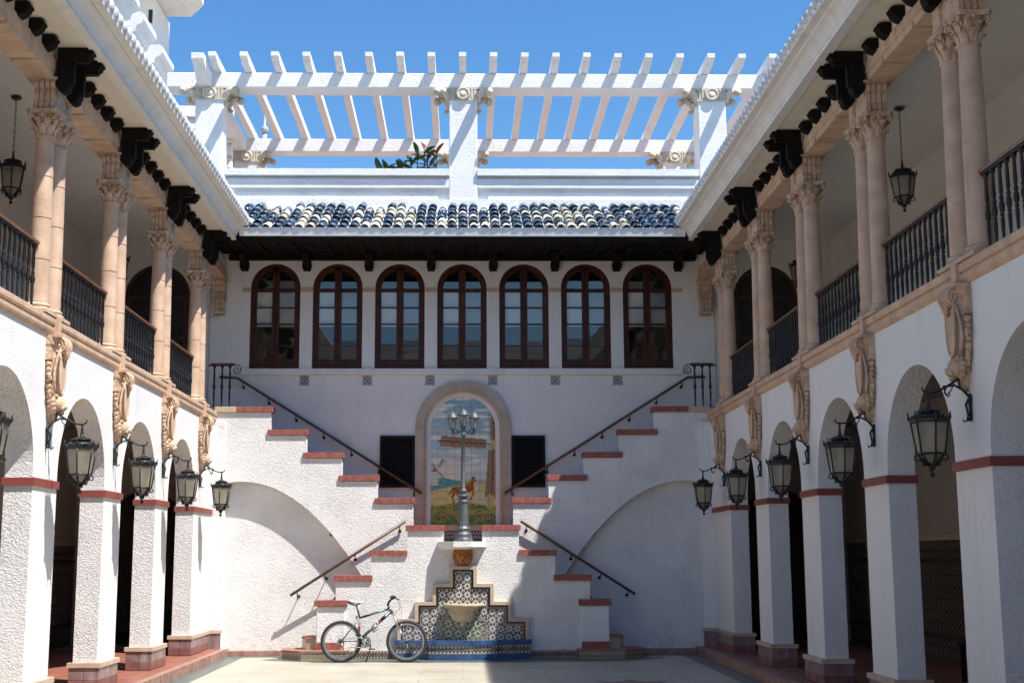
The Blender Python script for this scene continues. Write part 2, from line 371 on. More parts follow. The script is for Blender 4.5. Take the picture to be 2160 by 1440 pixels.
def wloc(o):
    v = Vector((0,0,0))
    while o is not None: v += o.location; o = o.parent
    return v
def link(name, data, parent=None, loc=(0,0,0), rot=(0,0,0), scale=(1,1,1), **kw):
    o = bpy.data.objects.new(name, data); COL.objects.link(o)
    o.location = loc; o.rotation_euler = rot; o.scale = scale
    if parent is not None: o.parent = parent
    for k, v in kw.items(): o[k] = v
    return o
def root(name, loc, label, cat, group=None, rz=0):
    o = link(name, None, loc=loc, rot=(0,0,rz), label=label, category=cat)
    o.empty_display_size = 0.2
    if group: o['group'] = group
    return o
def part(name, mb, m, parent, **kw):
    """mesh in world coordinates under a parent that is only translated"""
    return link(name, mb.mesh(name, m), parent, loc=-wloc(parent) if parent else (0,0,0), **kw)
def at(name, me, parent, loc, rot=(0,0,0), scale=(1,1,1), **kw):
    return link(name, me, parent, Vector(loc)-wloc(parent), rot, scale, **kw)
def copy_tree(o, parent=None, **kw):
    c = o.copy(); COL.objects.link(c); c.parent = parent
    for ch in list(o.children): copy_tree(ch, c)
    for k, v in kw.items(): c[k] = v
    return c

def wall(mb, fn, u0, u1, z0, z1, t, holes, n=22):
    """wall sheet with thickness t and holes: (a, b, zb, top(u)); fn(u, z, d)"""
    def quad(a, b, c, d): mb.add([a,b,c,d], [(0,1,2,3)])
    def panel(a, b, za, zb):
        if b-a < 1e-6 or (max(zb)-min(za)) < 1e-6: return
        for d in (0, t): quad(fn(a,za[0],d), fn(b,za[1],d), fn(b,zb[1],d), fn(a,zb[0],d))
    cur = u0
    for (a, b, zb, top) in sorted(holes, key=lambda h: h[0]):
        panel(cur, a, (z0,z0), (z1,z1))
        if zb > z0: panel(a, b, (z0,z0), (zb,zb)); quad(fn(a,zb,0), fn(b,zb,0), fn(b,zb,t), fn(a,zb,t))
        us = [a+(b-a)*(1-cos(pi*i/n))/2 for i in range(n+1)]
        for i in range(n):
            p, q = us[i], us[i+1]; zp, zq = top(p), top(q)
            panel(p, q, (zp,zq), (z1,z1)); quad(fn(p,zp,0), fn(q,zq,0), fn(q,zq,t), fn(p,zp,t))
        for e in (a, b): quad(fn(e,zb,0), fn(e,top(e),0), fn(e,top(e),t), fn(e,zb,t))
        cur = b
    panel(cur, u1, (z0,z0), (z1,z1))
    quad(fn(u0,z0,0), fn(u0,z1,0), fn(u0,z1,t), fn(u0,z0,t)); quad(fn(u1,z0,0), fn(u1,z1,0), fn(u1,z1,t), fn(u1,z0,t))
    quad(fn(u0,z1,0), fn(u1,z1,0), fn(u1,z1,t), fn(u0,z1,t))
def arc(c, r, zs): return lambda u: zs+sqrt(max(0.0, r*r-(u-c)**2))

# ------------------------------------------------------------------ ground and court floor
def sheet(name, x0, x1, y0, y1, z, m, **kw):
    b = MB(); b.add([(x0,y0,z),(x1,y0,z),(x1,y1,z),(x0,y1,z)], [(0,1,2,3)]); return part(name, b, m, None, **kw)
sheet('ground', -1500, 1500, -1500, 1500, -0.03, 'ground_earth', kind='structure')
sheet('courtyard_floor', -4.3, 4.3, -8, 23.2, 0.0, 'court_paving', kind='structure')
b = MB()
for pl in ([(-3.98,-6),(-3.67,-6),(-3.67,22.75),(-3.98,22.95)], [(3.67,-6),(3.98,-6),(3.98,22.95),(3.67,22.75)],
           [(-3.98,22.95),(-3.67,22.75),(-3.2,22.75),(-3.0,22.45),(-3.3,22.2),(-3.0,21.95),(-2.2,21.62),(-1.4,21.6),(-0.9,21.48),(0.9,21.48),(1.4,21.6),(2.2,21.62),(3.0,21.95),(3.3,22.2),(3.0,22.45),(3.2,22.75),(3.67,22.75),(3.98,22.95)]):
    b.add([(x,y,0.004) for x,y in pl], [tuple(range(len(pl)))])
part('floor_border', b, 'border_stone', None, kind='structure')
mt = bpy.data.meshes.new('x')
# star motif inlaid in the paving at the frame's lower right
b = MB(); st = []
for k in range(16):
    r = 0.5 if k % 2 == 0 else 0.24; st.append((2.25+r*1.5*cos(k*pi/8), 17.75+r*1.5*sin(k*pi/8), 0.004))
b.add(st, [tuple(range(16))]); part('floor_inlay', b, 'border_stone', None, kind='structure')
b = MB(); b.add([(2.25+0.42*cos(k*pi/8), 17.75+0.42*sin(k*pi/8), 0.008) for k in range(16)], [tuple(range(16))]); part('floor_inlay', b, 'kerb_stone', None, kind='structure')
b = MB(); b.box(-9,9,-12.5,-12,-0.02,11.0); b.box(-9.3,9.3,-12.8,-11.6,11.0,11.3); part('wall_behind_court', b, 'stucco_plain', None, kind='structure')

# ------------------------------------------------------------------ shared ornament meshes (local: +x = towards the court, z up)
CT = 21.81
PIERS = [CT-2.67*k for k in range(9)]
def m_shaft():
    b = MB(); H = 1.78; prof = [(0.118,0)]; r0, r1 = 0.112, 0.092; N = 4
    for i in range(N):
        z0 = 0.02+i*H/N; z1 = z0+H/N
        f = lambda z: r0+(r1-r0)*(z/H)**1.3
        prof += [(f(z0),z0+0.001),(f(z0),z0+0.004),(f(z0),z0+0.008),(f(z1),z1-0.020),(f(z1),z1-0.015),(f(z1),z1-0.012),(f(z1)-0.007,z1-0.008),(f(z1)-0.007,z1-0.003)]
    prof[0] = (r0, 0); b.lathe(prof, 20); return b.mesh('shaft', 'peach_stone')
def m_base():
    b = MB(); b.box(-0.15,0.15,-0.15,0.15,0,0.03)
    b.lathe([(0.145,0.03),(0.155,0.045),(0.145,0.062),(0.125,0.07),(0.125,0.08),(0.135,0.09),(0.13,0.105),(0.115,0.11),(0.112,0.12)], 18); return b.mesh('base', 'peach_stone')
def m_capital():
    b = MB(); b.lathe([(0.092,0),(0.108,0.006),(0.108,0.02),(0.094,0.026),(0.094,0.10),(0.108,0.18),(0.135,0.235),(0.15,0.245)], 18)
    for row, (z0, hh, n, ph, r0) in enumerate([(0.022,0.105,8,0,0.095),(0.07,0.13,8,pi/8,0.10)]):
        for k in range(n):
            a = ph+2*pi*k/n; M = Matrix.Rotation(a, 4, 'Z'); b.M = M
            wv = 0.034
            prof = [(r0,z0,wv),(r0+0.012,z0+hh*0.45,wv*1.1),(r0+0.034,z0+hh*0.8,wv*0.95),(r0+0.058,z0+hh,wv*0.6),(r0+0.06,z0+hh*0.86,wv*0.35),(r0+0.046,z0+hh*0.78,wv*0.15)]
            vs = []; 
            for r, z, ww in prof: vs += [(r-0.006,-ww,z),(r+0.006,0,z),(r-0.006,ww,z)]
            fs = []
            for i in range(len(prof)-1):
                for j in (0, 1): fs.append((i*3+j, i*3+j+1, (i+1)*3+j+1, (i+1)*3+j))
            b.add(vs, fs); b.M = None
    for k in range(4):
        a = pi/4+k*pi/2; M = Matrix.Rotation(a, 4, 'Z'); b.M = M
        b.tube([(0.10,0,0.15),(0.13,0,0.205),(0.165,0,0.24),(0.19,0,0.235),(0.195,0,0.21),(0.18,0,0.20),(0.17,0,0.213)], [0.012,0.014,0.018,0.02,0.02,0.018,0.012], 6)
        b.M = Matrix.Rotation(a+pi/4, 4, 'Z'); b.ball((0.145,0,0.235), 0.022, 6, 5)
        b.tube([(0.12,-0.02,0.17),(0.14,-0.045,0.225),(0.15,-0.02,0.22)], 0.008, 5); b.tube([(0.12,0.02,0.17),(0.14,0.045,0.225),(0.15,0.02,0.22)], 0.008, 5); b.M = None
    ab = []
    for k in range(4):
        a = pi/4+k*pi/2
        for d, r in ((-0.13,0.205),(0.13,0.205)): ab.append((r*cos(a+d), r*sin(a+d)))
        ab.append((0.142*cos(a+pi/4), 0.142*sin(a+pi/4)))
    b.prism(ab, lambda u,w,z: (u,w,z), 0.245, 0.272)
    b.prism([(x*1.05,y*1.05) for x,y in ab], lambda u,w,z: (u,w,z), 0.272, 0.292)
    return b.mesh('capital', 'carved_stone')
def m_corbel():
    """fluted scroll block standing on the capital, carrying the beam"""
    b = MB(); H = 0.35
    prof = [(0,0.085),(0.03,0.112),(0.06,0.118),(0.09,0.105),(0.105,0.088),(0.12,0.10),(0.17,0.108),(0.21,0.105),(0.235,0.09),(0.25,0.115),(0.28,0.132),(0.31,0.128),(0.325,0.118)]
    for q in range(4):
        yc = -0.087+q*0.058
        b.prism([(-r, z) for z, r in prof]+[(r, z) for z, r in reversed(prof)], lambda u,w,d: (d,u,w), yc-0.024, yc+0.024)
    b.box(-0.105,0.105,-0.078,0.078,0,0.325); b.box(-0.135,0.135,-0.145,0.145,0.325,0.35)
    return b.mesh('corbel', 'carved_stone')
def m_sidescroll():
    b = MB(); b.box(0,0.02,-0.05,0.36,0.0,0.30)
    b.spiral((0.025,0.30,0.06),0.075,0.015,1.6,0.016,'x'); b.spiral((0.025,0.06,0.22),0.07,0.015,1.6,0.016,'x',flip=-1)
    b.tube([(0.025,0.36,0.09),(0.025,0.30,0.2),(0.025,0.16,0.28),(0.025,0.06,0.29)],0.014,6)
    return b.mesh('side_scroll', 'peach_stone')
def m_baluster():
    b = MB(); b.lathe([(0.02,0),(0.022,0.015),(0.012,0.03),(0.011,0.06),(0.019,0.25),(0.012,0.27),(0.021,0.285),(0.013,0.30),(0.024,0.33),(0.026,0.37),(0.015,0.41),(0.022,0.43),(0.013,0.45),(0.019,0.49),(0.014,0.67),(0.026,0.70),(0.026,0.72)], 8); return b.mesh('baluster','wrought_iron')
def m_bracket():
    b = MB(); T = 0.13
    def rnd(cx, cz, r, a0, a1, n=6): return [(cx+r*cos(a0+(a1-a0)*i/n), cz+r*sin(a0+(a1-a0)*i/n)) for i in range(n+1)]
    # upper arm profile (u = towards court, w = z), top at 0; leg down the wall
    arm = [(0.0,0.0),(0.34,0.0),(0.37,-0.03),(0.38,-0.055),(0.36,-0.062)]+rnd(0.30,-0.062,0.055,0,-pi/2,4)+[(0.20,-0.125),(0.19,-0.14),(0.15,-0.14),(0.15,-0.40),(0.135,-0.43)]+rnd(0.075,-0.43,0.06,0,-pi,6)+[(0.0,-0.43)]
    b.prism(arm, lambda u,w,d: (u,d,w), -T/2, T/2)
    b.box(0.152,0.175,-T*0.32,T*0.32,-0.38,-0.14); b.box(0.15,0.32,-T*0.30,T*0.30,-0.148,-0.126)
    return b.mesh('eave_bracket','dark_wood')
def m_rafter_end():
    b = MB(); T = 0.12
    pr = [(0,0),(0.12,0),(0.145,-0.02),(0.15,-0.045),(0.135,-0.05),(0.125,-0.08),(0.10,-0.11),(0.065,-0.13),(0.03,-0.14),(0,-0.145)]
    b.prism(pr, lambda u,w,d: (u,d,w), -T/2, T/2)
    b.prism([(u*0.94, w-0.0) for u, w in pr], lambda u,w,d: (u,d,w), -T/2-0.012, T/2+0.012)
    return b.mesh('rafter_end','dark_wood')
def cartouche():
    """meshes of the carved lion bracket: back scroll body, shield, lion head. z 0 = bottom tip, height .90"""
    b = MB()
    # body: tapering half-round stem
    prof = [(0.0,0.02,0.03),(0.06,0.055,0.055),(0.16,0.075,0.085),(0.26,0.085,0.095),(0.36,0.10,0.11),(0.50,0.115,0.115),(0.64,0.12,0.115),(0.74,0.125,0.115),(0.84,0.14,0.12),(0.89,0.15,0.13)]
    vs = []; n = 8
    for z, hw, d in prof:
        for k in range(n+1):
            a = -pi/2+pi*k/n; vs.append((d*cos(a)**0.6 if cos(a) > 1e-6 else 0.0, hw*sin(a), z))
    fs = [(j*(n+1)+k, j*(n+1)+k+1, (j+1)*(n+1)+k+1, (j+1)*(n+1)+k) for j in range(len(prof)-1) for k in range(n)]
    b.sm = True; b.add(vs, fs); b.sm = False
    b.box(-0.0,0.15,-0.16,0.16,0.88,0.905)
    # side piers and garlands
    for sy in (-1, 1):
        b.box(0,0.06,sy*0.155-0.03,sy*0.155+0.03,0.66,0.90)
        b.box(0,0.075,sy*0.155-0.036,sy*0.155+0.036,0.80,0.84); b.box(0,0.07,sy*0.155-0.036,sy*0.155+0.036,0.64,0.665)
        for z, y, r in ((0.60,0.16,0.036),(0.54,0.165,0.028),(0.49,0.15,0.034),(0.43,0.145,0.028),(0.37,0.14,0.034),(0.32,0.125,0.03),(0.27,0.115,0.032),(0.22,0.10,0.03),(0.17,0.085,0.026)):
            b.ball((0.035,sy*y,z), r, 7, 5)
        b.spiral((0.06,sy*0.165,0.47),0.045,0.01,1.3,0.013,'x',16,flip=sy)
        b.spiral((0.05,sy*0.14,0.30),0.035,0.008,1.3,0.011,'x',14,flip=-sy)
        b.tube([(0.09,sy*0.09,0.30),(0.10,sy*0.12,0.36),(0.09,sy*0.14,0.44),(0.09,sy*0.12,0.56),(0.11,sy*0.10,0.68),(0.14,sy*0.09,0.76)],[0.012,0.016,0.016,0.016,0.018,0.014],6)
    body = b.mesh('bracket_body','carved_stone')
    b = MB()
    b.tube([(0.115,-0.082,0.80),(0.115,0.082,0.80)],0.088,20,smooth=False)
    for sy in (-1,1):
        b.spiral((0.115,sy*0.088,0.80),0.082,0.012,2.2,0.017,'y',36,ph=pi/2,flip=-1); b.ball((0.115,sy*0.09,0.80),0.022,8,6)
    for yy in (-0.055,0,0.055): b.tube([(0.115+0.09*cos(a),yy,0.80+0.09*sin(a)) for a in [-1.2+i*0.25 for i in range(12)]],0.014,6)
    b.tube([(0.19,-0.04,0.76),(0.175,-0.03,0.70),(0.155,0.0,0.66),(0.175,0.03,0.70),(0.19,0.04,0.76)],[0.02,0.024,0.026,0.024,0.02],6)
    vol = b.mesh('volute','carved_stone')
    b = MB()
    out = [(0.0,0.30),(0.035,0.315),(0.06,0.36),(0.075,0.44),(0.085,0.56),(0.082,0.66),(0.10,0.71),(0.07,0.70),(0.0,0.67)]
    poly = out+[(-u,w) for u,w in reversed(out[1:-1])]
    b.prism(poly, lambda u,w,d: (d,u,w), 0.10, 0.135); b.prism([(u*0.78,0.5+(w-0.5)*0.84) for u,w in poly], lambda u,w,d: (d,u,w), 0.135, 0.142)
    b.tube([(0.137,u*1.05,w) for u,w in poly], 0.015, 6, closed=True)
    sh = b.mesh('shield','peach_stone')
    b = MB()
    b.ball((0.10,0,0.20),0.085,12,9,(1.0,0.95,1.05)); b.ball((0.165,0,0.165),0.045,9,7,(1.1,0.95,0.8)); b.ball((0.20,0,0.18),0.017,6,5)
    b.ball((0.15,-0.033,0.215),0.02,6,5); b.ball((0.15,0.033,0.215),0.02,6,5)
    b.ball((0.165,-0.028,0.15),0.024,6,5); b.ball((0.165,0.028,0.15),0.024,6,5); b.ball((0.15,0,0.105),0.03,7,5,(1,0.9,0.8))
    for k in range(13):
        a = -0.35*pi+1.7*pi*k/12; b.ball((0.075,0.092*cos(a),0.205+0.098*sin(a)),0.033,6,5)
    for sy in (-1,1): b.ball((0.11,sy*0.065,0.275),0.022,6,5)
    b.ball((0.06,0,0.08),0.05,8,6,(1,0.8,1.4)); b.ball((0.04,0,0.02),0.03,7,5,(1,0.7,1.2))
    ln = b.mesh('lion_head','carved_stone')
    return body, vol, sh, ln
SHAFT, BASE, CAPITAL, CORBEL, SSCROLL, BALUS, BRACK, REND = m_shaft(), m_base(), m_capital(), m_corbel(), m_sidescroll(), m_baluster(), m_bracket(), m_rafter_end()
CART = cartouche()
def m_rooftile(L=0.34, r=0.083, m='tile_blue', name='roof_tile'):
    """half barrel lying along +y rising, open lower end at y=0"""
    b = MB(); n = 8; vs = []
    for (y, rr, z) in ((0,r,0.012),(L,r*0.86,-0.006)):
        for ri in (rr, rr-0.012):
            for k in range(n+1):
                a = pi*k/n; vs.append((ri*cos(a), y, z+ri*sin(a)*1.05))
    N = n+1; fs = []
    for k in range(n):
        fs.append((k,k+1,2*N+k+1,2*N+k)); fs.append((N+k,N+k+1,3*N+k+1,3*N+k)); fs.append((k,k+1,N+k+1,N+k)); fs.append((2*N+k,2*N+k+1,3*N+k+1,3*N+k))
    fs += [(0,N,3*N,2*N),(n,N+n,3*N+n,2*N+n)]
    b.sm = True; b.add(vs, fs); return b.mesh(name, m)
RT = [m_rooftile(), m_rooftile(m='tile_cream')]
RTG = m_rooftile(0.45, 0.072, 'tile_grey')
def m_endcap():
    b = MB(); b.ball((0,0.0,0.025),0.08,10,7,(1,0.62,0.95)); return b.mesh('tile_cap','tile_end')
ENDCAP = m_endcap()
def m_boxmesh(name, m, x, y, z, bev=0.004):
    b = MB(); b.bbox(-x/2,x/2,-y/2,y/2,0,z,bev); return b.mesh(name, m)
FTILE = m_boxmesh('floor_tile','red_floor_tile',0.288,0.288,0.012,0.003)

# ------------------------------------------------------------------ the two arcaded wings
def wing(s, word):
    R = root(f'arcade_wing', (s*4.3, 10, 0), f'two storey white arcade wing along the {word}', 'building', 'arcade wings either side of the courtyard')
    X = lambda a: s*a
    def bx(b, x0, x1, y0, y1, z0, z1): b.box(min(s*x0,s*x1),max(s*x0,s*x1),y0,y1,z0,z1)
    r = (2.67-0.80)/2; Y1 = 23.2
    holes = []
    for k in range(8):
        c = (PIERS[k]+PIERS[k+1])/2; holes.append((c-r, c+r, 0.0, arc(c, r, 2.505)))
    b = MB(); wall(b, lambda u,z,d: (s*(4.3+d),u,z), -3.0, Y1, 0.0, 3.955, 0.28, holes, 28)
    part('arcade_wall', b, 'stucco_rough' if s < 0 else 'stucco_plain', R)
    for k in range(6):
        c = PIERS[k]; y0, y1 = c-0.4, (c+0.4 if k else 23.0)
        b = MB(); bx(b, 4.278, 4.602, y0-0.022, y1+(0.022 if k else 0), 2.37, 2.45); part('band', b, 'red_paint', R)
        b = MB(); bx(b, 4.245, 4.635, y0-0.055, y1+(0.055 if k else -0.2), 0.385, 0.44); part('plinth_cap', b, 'pale_stone', R)
        P = link('plinth', None, R, Vector((s*4.3, c, 0))-R.location)
        # facing tiles of the plinth
        def ft(x0, x1, ya, yb, z0, z1, m): bb = MB(); bb.bbox(min(s*x0,s*x1),max(s*x0,s*x1),ya,yb,z0,z1,0.004); part('tile', bb, m, P)
        nn = 3; L = (y1-y0+0.06)/nn if k else (y1-y0-0.2)/nn
        for i in range(nn):
            ft(4.262,4.298,y0-0.03+i*L+0.003,y0-0.03+(i+1)*L-0.003,0.24,0.385,'plinth_tile')
            ft(4.258,4.298,y0-0.03+i*L+0.003,y0-0.03+(i+1)*L-0.003,0.135,0.237,'plinth_red')
        for i in range(2):
            xa = 4.262+i*0.178
            ft(xa+0.002,xa+0.176,y0-0.04,y0-0.002,0.24,0.385,'plinth_tile'); ft(xa+0.002,xa+0.176,y0-0.044,y0-0.002,0.135,0.237,'plinth_red')
    # corner strip against the back wall
    b = MB(); bx(b, 4.10, 4.30, 22.93, 23.2, 0.0, 3.95); part('corner_strip', b, 'stucco_plain', R)
    b = MB(); bx(b, 4.07, 4.299, 22.89, 23.0, 0.385, 0.44); part('plinth_cap', b, 'pale_stone', R)
    b = MB(); bx(b, 4.08, 4.299, 22.905, 22.93, 0.1, 0.385); part('tile', b, 'plinth_tile', R)
    # ledge with moulding
    led = [(4.30,3.935),(4.285,3.94),(4.278,3.955),(4.268,3.965),(4.262,3.985),(4.262,4.02),(4.282,4.028),(4.282,4.04),(4.258,4.048),(4.252,4.065),(4.252,4.112),(4.27,4.12),(4.275,4.13),(4.60,4.13),(4.60,3.935)]
    segs = [PIERS[k]+1.335 for k in range(9)]
    for k in range(8):
        y1_ = 23.2 if k == 0 else PIERS[k]+0.0+1.335-0.003; y0_ = PIERS[k]-1.335
        b = MB(); b.prism(led, lambda u,w,d: (s*u,d,w), y0_, y1_); part('ledge', b, 'peach_stone', R)
    for k in range(5):
        c = PIERS[k]
        b = MB(); bx(b, 4.225, 4.27, c-0.055, c+0.055, 3.94, 4.125); part('ledge_block', b, 'peach_stone', R)
        b = MB(); bx(b, 4.245, 4.62, c-0.42, c+0.42, 4.131, 4.165); part('column_plinth', b, 'peach_stone', R)
        C = link('lion_bracket', None, R, Vector((s*4.3, c, 3.03))-R.location, (0,0,0 if s < 0 else pi), (0.92,1.05,1))
        for nm, me in zip(('body','volute','shield','lion_head'), CART): link(nm, me, C)
        for dy in (-0.21, 0.21):
            K = link('column', None, R, Vector((s*4.42, c+0.04+dy, 4.14))-R.location, (0,0,0 if s < 0 else pi))
            link('base', BASE, K); link('shaft', SHAFT, K, (0,0,0.11)); link('capital', CAPITAL, K, (0,0,1.885)); link('corbel', CORBEL, K, (0,0,2.177))
        for dd in (0.0,):
            link('side_scroll', SSCROLL, R, Vector((s*4.335, c+0.04-0.15, 6.34))-R.location, (0,0,0 if s < 0 else pi), (1,1 if s < 0 else -1,1))
        for dy in (-0.20, 0.17):
            link('eave_bracket', BRACK, R, Vector((s*4.30, c-0.03+dy, 6.995))-R.location, (0,0,0 if s < 0 else pi))
        for q in range(4):
            link('rafter_end', REND, R, Vector((s*4.345, c-0.03-0.58-q*0.42, 6.985))-R.location, (0,0,0 if s < 0 else pi))
    at('wall_corbel', CORBEL, R, (s*4.44, 23.87, 6.312))
    at('wall_corbel', CORBEL, R, (s*4.44, 23.87, 6.0), (0,0,0), (0.85,0.85,0.88))
    # balustrades
    for k in range(0, 5):
        ya = PIERS[k+1]+0.04+0.33; yb = (PIERS[k]+0.04-0.33) if k >= 0 else 23.9
        B = link('balustrade', None, R, Vector((s*4.42, (ya+yb)/2, 4.10))-R.location)
        b = MB(); bx(b, 4.385, 4.455, ya, yb, 4.855, 4.885); part('handrail', b, 'handrail_wood', B)
        b = MB(); bx(b, 4.40, 4.44, ya, yb, 4.835, 4.855); part('rail_bar', b, 'wrought_iron', B)
        n = int((yb-ya)/0.135)
        for i in range(n):
            link('baluster', BALUS, B, Vector((s*4.42, ya+0.06+i*(yb-ya-0.12)/(n-1), 4.12))-Vector((s*4.42, (ya+yb)/2, 4.10)))
    # beam: segments with small stepped joints
    for k in range(7):
        c = PIERS[k]+0.04; ye = 23.9 if k == 0 else c+1.335
        ys = [c-1.335, c-0.86, c-0.80]
        nt_ = [(c-1.332,6.665),(c-0.90,6.665),(c-0.89,6.72),(c-0.85,6.735),(c-0.83,6.665),(c+0.83,6.665),(c+0.85,6.735),(c+0.89,6.72),(c+0.90,6.665)]
        poly = nt_+[(ye-0.003,6.665),(ye-0.003,6.865),(c-1.332,6.865)]
        b = MB(); b.prism(poly, lambda u,w,d: (s*d,u,w), 4.33, 4.62)
        part('beam', b, 'peach_stone', R)
        # voussoir joints: thin grooves read as separate facing blocks
        nb = 9
        for i in range(nb):
            y0 = c-1.332+i*(2.664/nb)+0.003; b = MB(); b.bbox(min(s*4.318,s*4.33),max(s*4.318,s*4.33),y0,y0+2.664/nb-0.006,6.745,6.862,0.003); part('facing_stone', b, 'peach_stone', R)
    b = MB(); bx(b, 4.345, 4.62, -3.0, 23.9, 6.866, 7.0); part('frieze', b, 'plaster_trim', R)
    # soffit, cornice and roof
    Yc = 22.12
    b = MB(); b.prism([(4.62,7.0),(3.99,7.0),(3.985,7.012),(3.965,7.012),(3.965,7.1),(4.62,7.1)], lambda u,w,d: (s*u,d,w), -3.0, 22.12); part('soffit', b, 'soffit_plaster', R)
    cor = [(4.4,7.102),(3.963,7.102),(3.963,6.985),(3.90,6.98),(3.87,6.985),(3.865,7.035),(3.85,7.045),(3.835,7.09),(3.80,7.135),(3.76,7.16),(3.745,7.165),(3.74,7.19),(3.70,7.20),(3.66,7.205),(3.655,7.235),(3.75,7.27),(4.4,7.5)]
    b = MB(); b.prism(cor, lambda u,w,d: (s*u,d,w), -3.0, Yc); part('cornice', b, 'plaster_trim', R)
    b = MB(); b.prism([(3.85,6.972),(3.97,6.972),(3.97,6.99),(3.862,6.99)], lambda u,w,d: (s*u,d,w), -3.0, Yc); part('cornice_strip', b, 'white_paint', R)
    b = MB(); b.prism([(3.70,7.255),(7.6,8.65),(7.6,8.7),(3.70,7.275)], lambda u,w,d: (s*u,d,w), -3.0, 24.3); part('roof', b, 'tile_grey', R)
    n = 76
    for i in range(n):
        y = Yc-0.06-i*0.186; T = link('roof_tile', RTG, R, Vector((s*3.66, y, 7.275+random.uniform(-.006,.006)))-R.location, (radians(19.5),0,-s*pi/2+random.uniform(-.05,.05)))
        at('tile_cap', ENDCAP, R, (s*3.665, y, 7.275), (0,0,pi/2), (1,1,1))
    # upper gallery shell
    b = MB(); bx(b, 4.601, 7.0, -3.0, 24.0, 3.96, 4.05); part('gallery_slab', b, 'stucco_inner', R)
    b = MB(); bx(b, 6.85, 7.05, -3.0, 24.2, 4.05, 7.6); part('gallery_wall', b, 'gallery_plaster', R)
    b = MB(); bx(b, 4.60, 7.05, -3.0, 24.2, 7.45, 7.55); part('gallery_ceiling', b, 'gallery_plaster', R)
    b = MB(); bx(b, 4.47, 4.62, -3.0, 23.98, 7.0, 7.55); part('gallery_lintel', b, 'gallery_plaster', R)
    # ends of the galleries with arched doors
    dc = 5.6; b = MB(); wall(b, lambda u,z,d: (s*u,24.0+d,z), 4.63, 6.85, 4.05, 7.45, 0.2, [(dc-0.60,dc+0.60,4.06,arc(dc,0.60,6.36))], 18); part('gallery_end_wall', b, 'gallery_plaster', R)
    D = link('arched_door', None, R, Vector((s*dc, 24.08, 4.06))-R.location)
    def archpoly(hw, z0, zs, n=18): return [(-hw,z0)]+[(-hw*cos(pi*i/n), zs+hw*sin(pi*i/n)) for i in range(n+1)]+[(hw,z0)]
    outer = archpoly(0.6,4.06,6.36); inner = archpoly(0.53,4.06,6.36)
    vs = [(s*dc+u,24.05,w) for u,w in outer]+[(s*dc+u,24.05,w) for u,w in inner]+[(s*dc+u,24.14,w) for u,w in inner]; n = len(outer)
    b = MB(); b.add(vs, [(i,i+1,n+i+1,n+i) for i in range(n-1)]+[(n+i,n+i+1,2*n+i+1,2*n+i) for i in range(n-1)]); part('frame', b, 'door_wood', D)
    b = MB(); b.prism([(s*dc+u,w) for u,w in inner], lambda u,w,d: (u,d,w), 24.12, 24.14); part('pane', b, 'dark_interior', D)
    for xx in (-0.53,-0.03,0.01,0.47): b = MB(); b.box(s*dc+xx,s*dc+xx+0.06,24.08,24.12,4.06,6.38); part('stile', b, 'door_wood', D)
    for zz in (4.06,4.75,5.55,6.32): b = MB(); b.box(s*dc-0.53,s*dc+0.53,24.085,24.118,zz,zz+0.08); part('rail', b, 'door_wood', D)
    # lower gallery
    b = MB(); bx(b, 3.98, 7.0, -3.0, 24.2, 0.0, 0.118); part('gallery_floor', b, 'red_floor_tile' if s > 0 else 'grout', R)
    b = MB(); bx(b, 3.96, 4.06, -3.0, 22.9, 0.0, 0.13); part('kerb', b, 'kerb_stone', R)
    b = MB(); bx(b, 4.06, 4.23, -3.0, 22.9, 0.118, 0.13); part('gallery_edge', b, 'red_floor_tile', R)
    for i in range(9 if s < 0 else 3):
        for j in range(32 if s < 0 else 34):
            at('floor_tile', FTILE, R, (s*(4.38+i*0.295), 22.8-j*0.295, 0.117), (0,0,0), (1,1,1+0.15*random.random()))
    b = MB()
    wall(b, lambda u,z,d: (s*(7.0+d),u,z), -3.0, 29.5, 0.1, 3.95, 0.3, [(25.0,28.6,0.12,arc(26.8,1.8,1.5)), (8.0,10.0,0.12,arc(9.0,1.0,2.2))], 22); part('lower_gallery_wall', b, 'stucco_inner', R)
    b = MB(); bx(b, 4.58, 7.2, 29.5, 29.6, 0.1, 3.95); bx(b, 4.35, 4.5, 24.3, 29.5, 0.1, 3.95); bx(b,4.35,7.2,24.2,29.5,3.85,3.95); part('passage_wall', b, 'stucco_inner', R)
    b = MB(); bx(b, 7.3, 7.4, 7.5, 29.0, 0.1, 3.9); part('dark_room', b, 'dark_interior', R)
    b = MB(); bx(b, 7.0, 10.5, 7.0, 30.5, 3.96, 4.02); bx(b, 4.3, 7.05, 24.3, 30.5, 3.96, 4.02); bx(b, 10.4, 10.5, 7.0, 30.5, 0.0, 3.96); bx(b, 4.3, 10.5, 30.4, 30.5, 0, 3.96); bx(b, 7.3, 10.5, 7.0, 7.1, 0, 3.96); bx(b, 4.3, 10.4, 24.3, 30.4, 0.1, 0.115); part('added_room_shell', b, 'dark_interior', R)  # unseen closed shell, added to keep sunlight off the passage floor
    # cross wall at the gallery end with an arch
    b = MB(); wall(b, lambda u,z,d: (s*u,24.3+d,z), 4.58, 7.0, 0.1, 3.95, 0.25, [(5.0,6.5,0.12,arc(5.75,0.75,2.1))], 18); part('gallery_cross_wall', b, 'stucco_inner', R)
